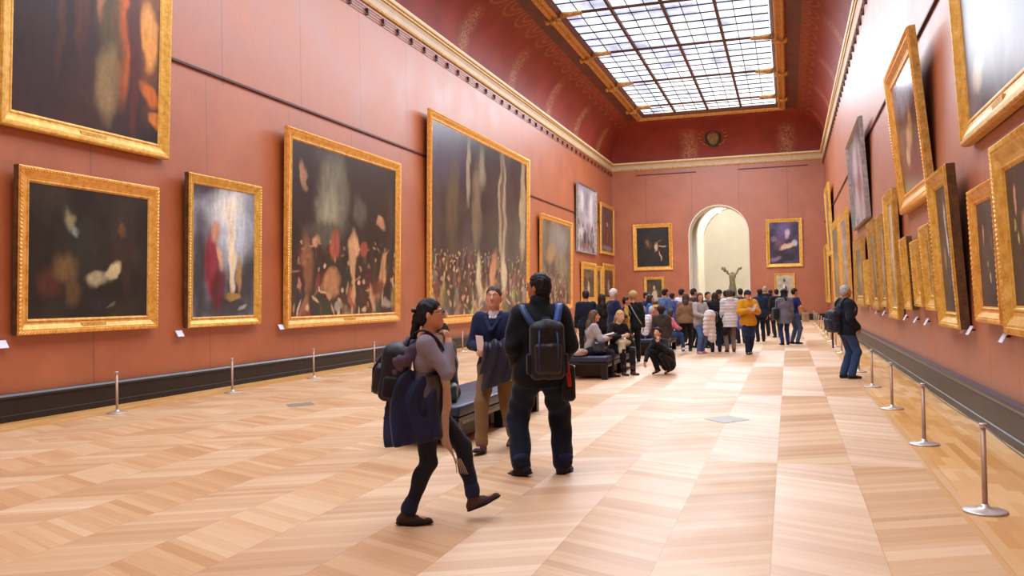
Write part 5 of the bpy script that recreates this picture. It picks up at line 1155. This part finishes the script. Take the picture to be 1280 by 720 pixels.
sdf('hat', [ell(J.head+A_(0, -.0, .055), (.1, .12, .085)), cap(J.head+A_(0, 0, .035), J.head+A_(0, .06, .03), .12, .11, .02, .12, (0, 0, 1))], .01, fabric('#17161b'), q)
q, J = stand('woman in a long white puffer coat with a hood and brown boots, seen from behind', (-1.6, 25.9), 88, 1.76, '#cfc7c6', '#7a6a62', shoe='#5c3a26', hair=('short', '#4a3c30', .01), hem=.7, t=.042, puff=True, hood=True, boot=.3, flare=.05)
r = held('blue_bag', 'bright blue bag at the right side of the long white puffer coat', 'bag', (-1.6, 25.9), 88)
sdf('bag_body', [rbox((.27, .02, .84), (.06, .12, .2), .03), wrinkle(.006, (20, 20, 24))], FV, fabric('#3f63c4', .5), r)
MB().tube([(.27, -.06, 1.02), (.2, -.02, 1.5), (.27, .1, 1.02)], .01, 6).build('strap', fabric('#3a2c2a'), r, True)
stand('man with short dark hair facing away between the white puffer coat and the yellow jacket', (-1.52, 30.5), 90, 1.82, '#3b3f56', '#20212a')
q, J = stand('person in a mustard yellow jacket, dark cap and jeans walking this way with a paper', (-1.06, 24.8), 268, 1.72, '#c98a1c', '#1b2340', shoe='#3a2620', hair=('short', '#1d1a20', .014), hem=.78, t=.05, hood=True, hands=dict(R=(.07, .3, 1.18), L=(-.05, .3, 1.2)), elb=EOUT, hdd=dict(R={'dir': (-.7, .4, .2), 'n': (-.3, -1, .1), 'curl': 35}, L={'dir': (.7, .4, .2), 'n': (.3, -1, .1), 'curl': 35}), sk='#d9a286', feet=dict(R=(.05, .1, .085, 0, 0), L=(-.07, -.12, .11, 0, -14)), fat=1.05)
sdf('cap', [ell(J.head+A_(0, .0, .05), (.096, .112, .082)), cap(J.head+A_(0, .05, .045), J.head+A_(0, .13, .035), .06, .05, .02, .15, (0, 0, 1))], .009, fabric('#1b1f33'), q)
r = held('folded_map', 'white folded paper in the hands of the person in the yellow jacket', 'paper', (-1.06, 24.8), 268)
MB().add([(-.02, .38, 1.16), (-.1, .37, 1.18), (-.16, .4, 1.36), (-.08, .41, 1.35), (-.02, .386, 1.16), (-.1, .376, 1.18), (-.16, .406, 1.36), (-.08, .416, 1.35)], [(0, 1, 2, 3), (7, 6, 5, 4), (0, 4, 5, 1), (1, 5, 6, 2), (2, 6, 7, 3), (3, 7, 4, 0)]).build('paper', M['card'], r)
stand('person in a dark navy coat and navy trousers walking away, right of the yellow jacket', (-.93, 31.5), 88, 1.8, '#1c2740', '#171b2a', hair=('short', '#12100f'), hem=.82, t=.035, collar=.05)
stand('tall person in a long black coat behind the dark navy coat', (-.86, 35.8), 92, 1.92, '#151519', '#1d1d28', hem=.72, t=.04, hair=('short', '#a08a70'))
stand('dark-haired person in a pale blue shirt far back, left of the grey coat', (-.7, 38), 90, 1.8, '#b9bfce', '#22242e', hem=.84, t=.02)
stand('person in a black jacket just behind the left shoulder of the grey coat', (-.42, 34.5), 90, 1.8, '#18181e', '#1d1e28', t=.035)
q, J = stand('woman in a long grey wool coat with a black hat, seen from behind', (-.13, 29.4), 92, 1.74, '#6b6872', '#232f57', shoe='#16141a', hair=('long', '#151318', .01, .1), hem=.68, t=.045, flare=.03, hood=True)
sdf('hat', [ell(J.head+A_(0, -.01, .05), (.115, .125, .09))], .01, fabric('#131217'), q)
r = held('black_tote_bag', 'black tote bag on the left shoulder of the woman in the grey coat', 'bag', (-.13, 29.4), 92)
sdf('bag_body', [rbox((-.3, -.03, .98), (.09, .16, .19), .06), wrinkle(.008, (20, 20, 24))], FV, fabric('#19181f', .45), r)
MB().tube([(-.3, -.12, 1.14), (-.24, -.03, 1.5), (-.3, .08, 1.14)], .012, 8).build('strap', fabric('#121216'), r, True)
stand('man in a navy T-shirt and blue-grey jeans facing right, beside the grey coat', (.16, 29.9), 20, 1.78, '#1f2552', '#47567c', shoe='#23252e', hem=.86, t=.012, sleeve=.35, hands=dict(R=(.24, .24, 1.05), L=(-.16, .2, 1.0)), elb=dict(R=(1, -1, -.5), L=(-1, -.7, -.6)))
r = held('tan_bag', 'tan bag carried at the side of the man in the navy T-shirt', 'bag', (.16, 29.9), 20)
sdf('bag_body', [rbox((.3, .2, .86), (.05, .12, .15), .03), wrinkle(.006, (20, 20, 24))], FV, fabric('#b59a7c', .6), r)
MB().tube([(.3, .12, 1.0), (.27, .2, 1.1), (.3, .28, 1.0)], .01, 6).build('handle', fabric('#8a6f55'), r, True)
# man looking at the right wall
q, J = stand('grey-haired man in a dark jacket and jeans looking at the right wall', (1.02, 17.76), 8, 1.74, '#141925', '#2f4670', shoe='#23252c', hair=('short', '#a9a5a2'), hem=.82, t=.04, head=(0, 4, 0), fat=1.22, hands=dict(R=(.2, .12, .95), L=(-.2, .12, .95)), elb=dict(R=(.6, -1, 0), L=(-.6, -1, 0)), v=.009, loose=.02, sk='#bf8468', lean=(0, -.03), hdd=dict(R={'dir': (-.3, .5, -.8), 'n': (-1, 0, 0), 'curl': 30}, L={'dir': (.3, .5, -.8), 'n': (1, 0, 0), 'curl': 30}))
backpack('dark blue rucksack on the back of the grey-haired man by the right wall', (1.02, 17.76), 8, J, '#1c2130', '#141824', v=.009, size=(.15, .09, .2), drop=.38, off=.02)
r = held('hanging_strap', 'loose dark red strap dangling under the rucksack of the grey-haired man', 'strap', (1.02, 17.76), 8)
ribbon([(.05, -.3, .9), (.06, -.31, .75), (.05, -.3, .58)], .045, .008, (1, 0, 0)).build('strap', fabric('#3a1a1a'), r, True)
stand('dark-haired person in grey behind the black puffer jacket', (-1.95, 29.8), 100, 1.76, '#3a3d4a', '#20212a')
stand('blond person in a pale top deep in the crowd left of the arch', (-2.6, 31), 90, 1.74, '#b3adb0', '#2a2c36', hair=('short', '#a58a5f'))
stand('dark-haired visitor in maroon deep in the crowd under the arch', (-1.9, 33), 90, 1.76, '#5a2c33', '#2a2c36')
# ================================================================== statue beyond the arch: generic draped stone figure
M['stone'] = plain('weathered_stone', '#6f6450', .8, var=.25, scale=4, bump=.4, bscale=20)
r = empty('statue', (-3.9, 67.2, 0), 0, 'weathered stone statue of a draped figure on a tall pedestal, seen through the arch', 'statue')
sdf('figure', [cap((0, 0, 2.0), (0, 0, 3.1), .34, .26, .1, .8, (0, 1, 0)), cap((0, -.05, 3.1), (0, -.02, 3.6), .25, .3, .1, .75, (0, 1, 0)), cap((-.18, 0, 3.75), (-.5, .05, 4.1), .12, .1, .08), cap((-.5, .05, 4.1), (-.75, .0, 4.35), .12, .17, .06, .6, (0, 1, 0)),
    cap((.18, 0, 3.75), (.42, .05, 4.05), .11, .09, .08), cap((.42, .05, 4.05), (.72, 0, 4.4), .1, .1, .06, .6, (0, 1, 0)), ell((0, -.02, 3.95), (.1, .12, .14)), cap((0, 0, 3.6), (0, 0, 3.85), .12, .08, .06), fold(lambda p: .03*np.sin(p[..., 0]*22+3*np.sin(p[..., 2]*2.2)))], .03, M['stone'], r)
MB().lathe([(.6, 0), (.6, .25), (.5, .3), (.48, 1.6), (.56, 1.7), (.56, 1.85), (.45, 1.9), (.42, 2.0)], 4).build('pedestal', M['stone'], r); r.scale = (.82, .82, .82)
r = empty('spotlight', (AX, YB+1.1, AZ+AR-.33), 0, 'small round spotlight glowing at the crown of the arch', 'spotlight')
n = NT('lamp_glow'); n.b.inputs['Emission Color'].default_value = (1, .85, .5, 1); n.b.inputs['Emission Strength'].default_value = 6
MB().lathe([(.01, -.1), (.1, -.08), (.12, 0), (.1, .03)], 16).build('lamp', n.m, r, True)
MB().tube([(0, 0, .02), (0, 0, .4)], .02, 8).build('stem', M['cream_stone'], r)
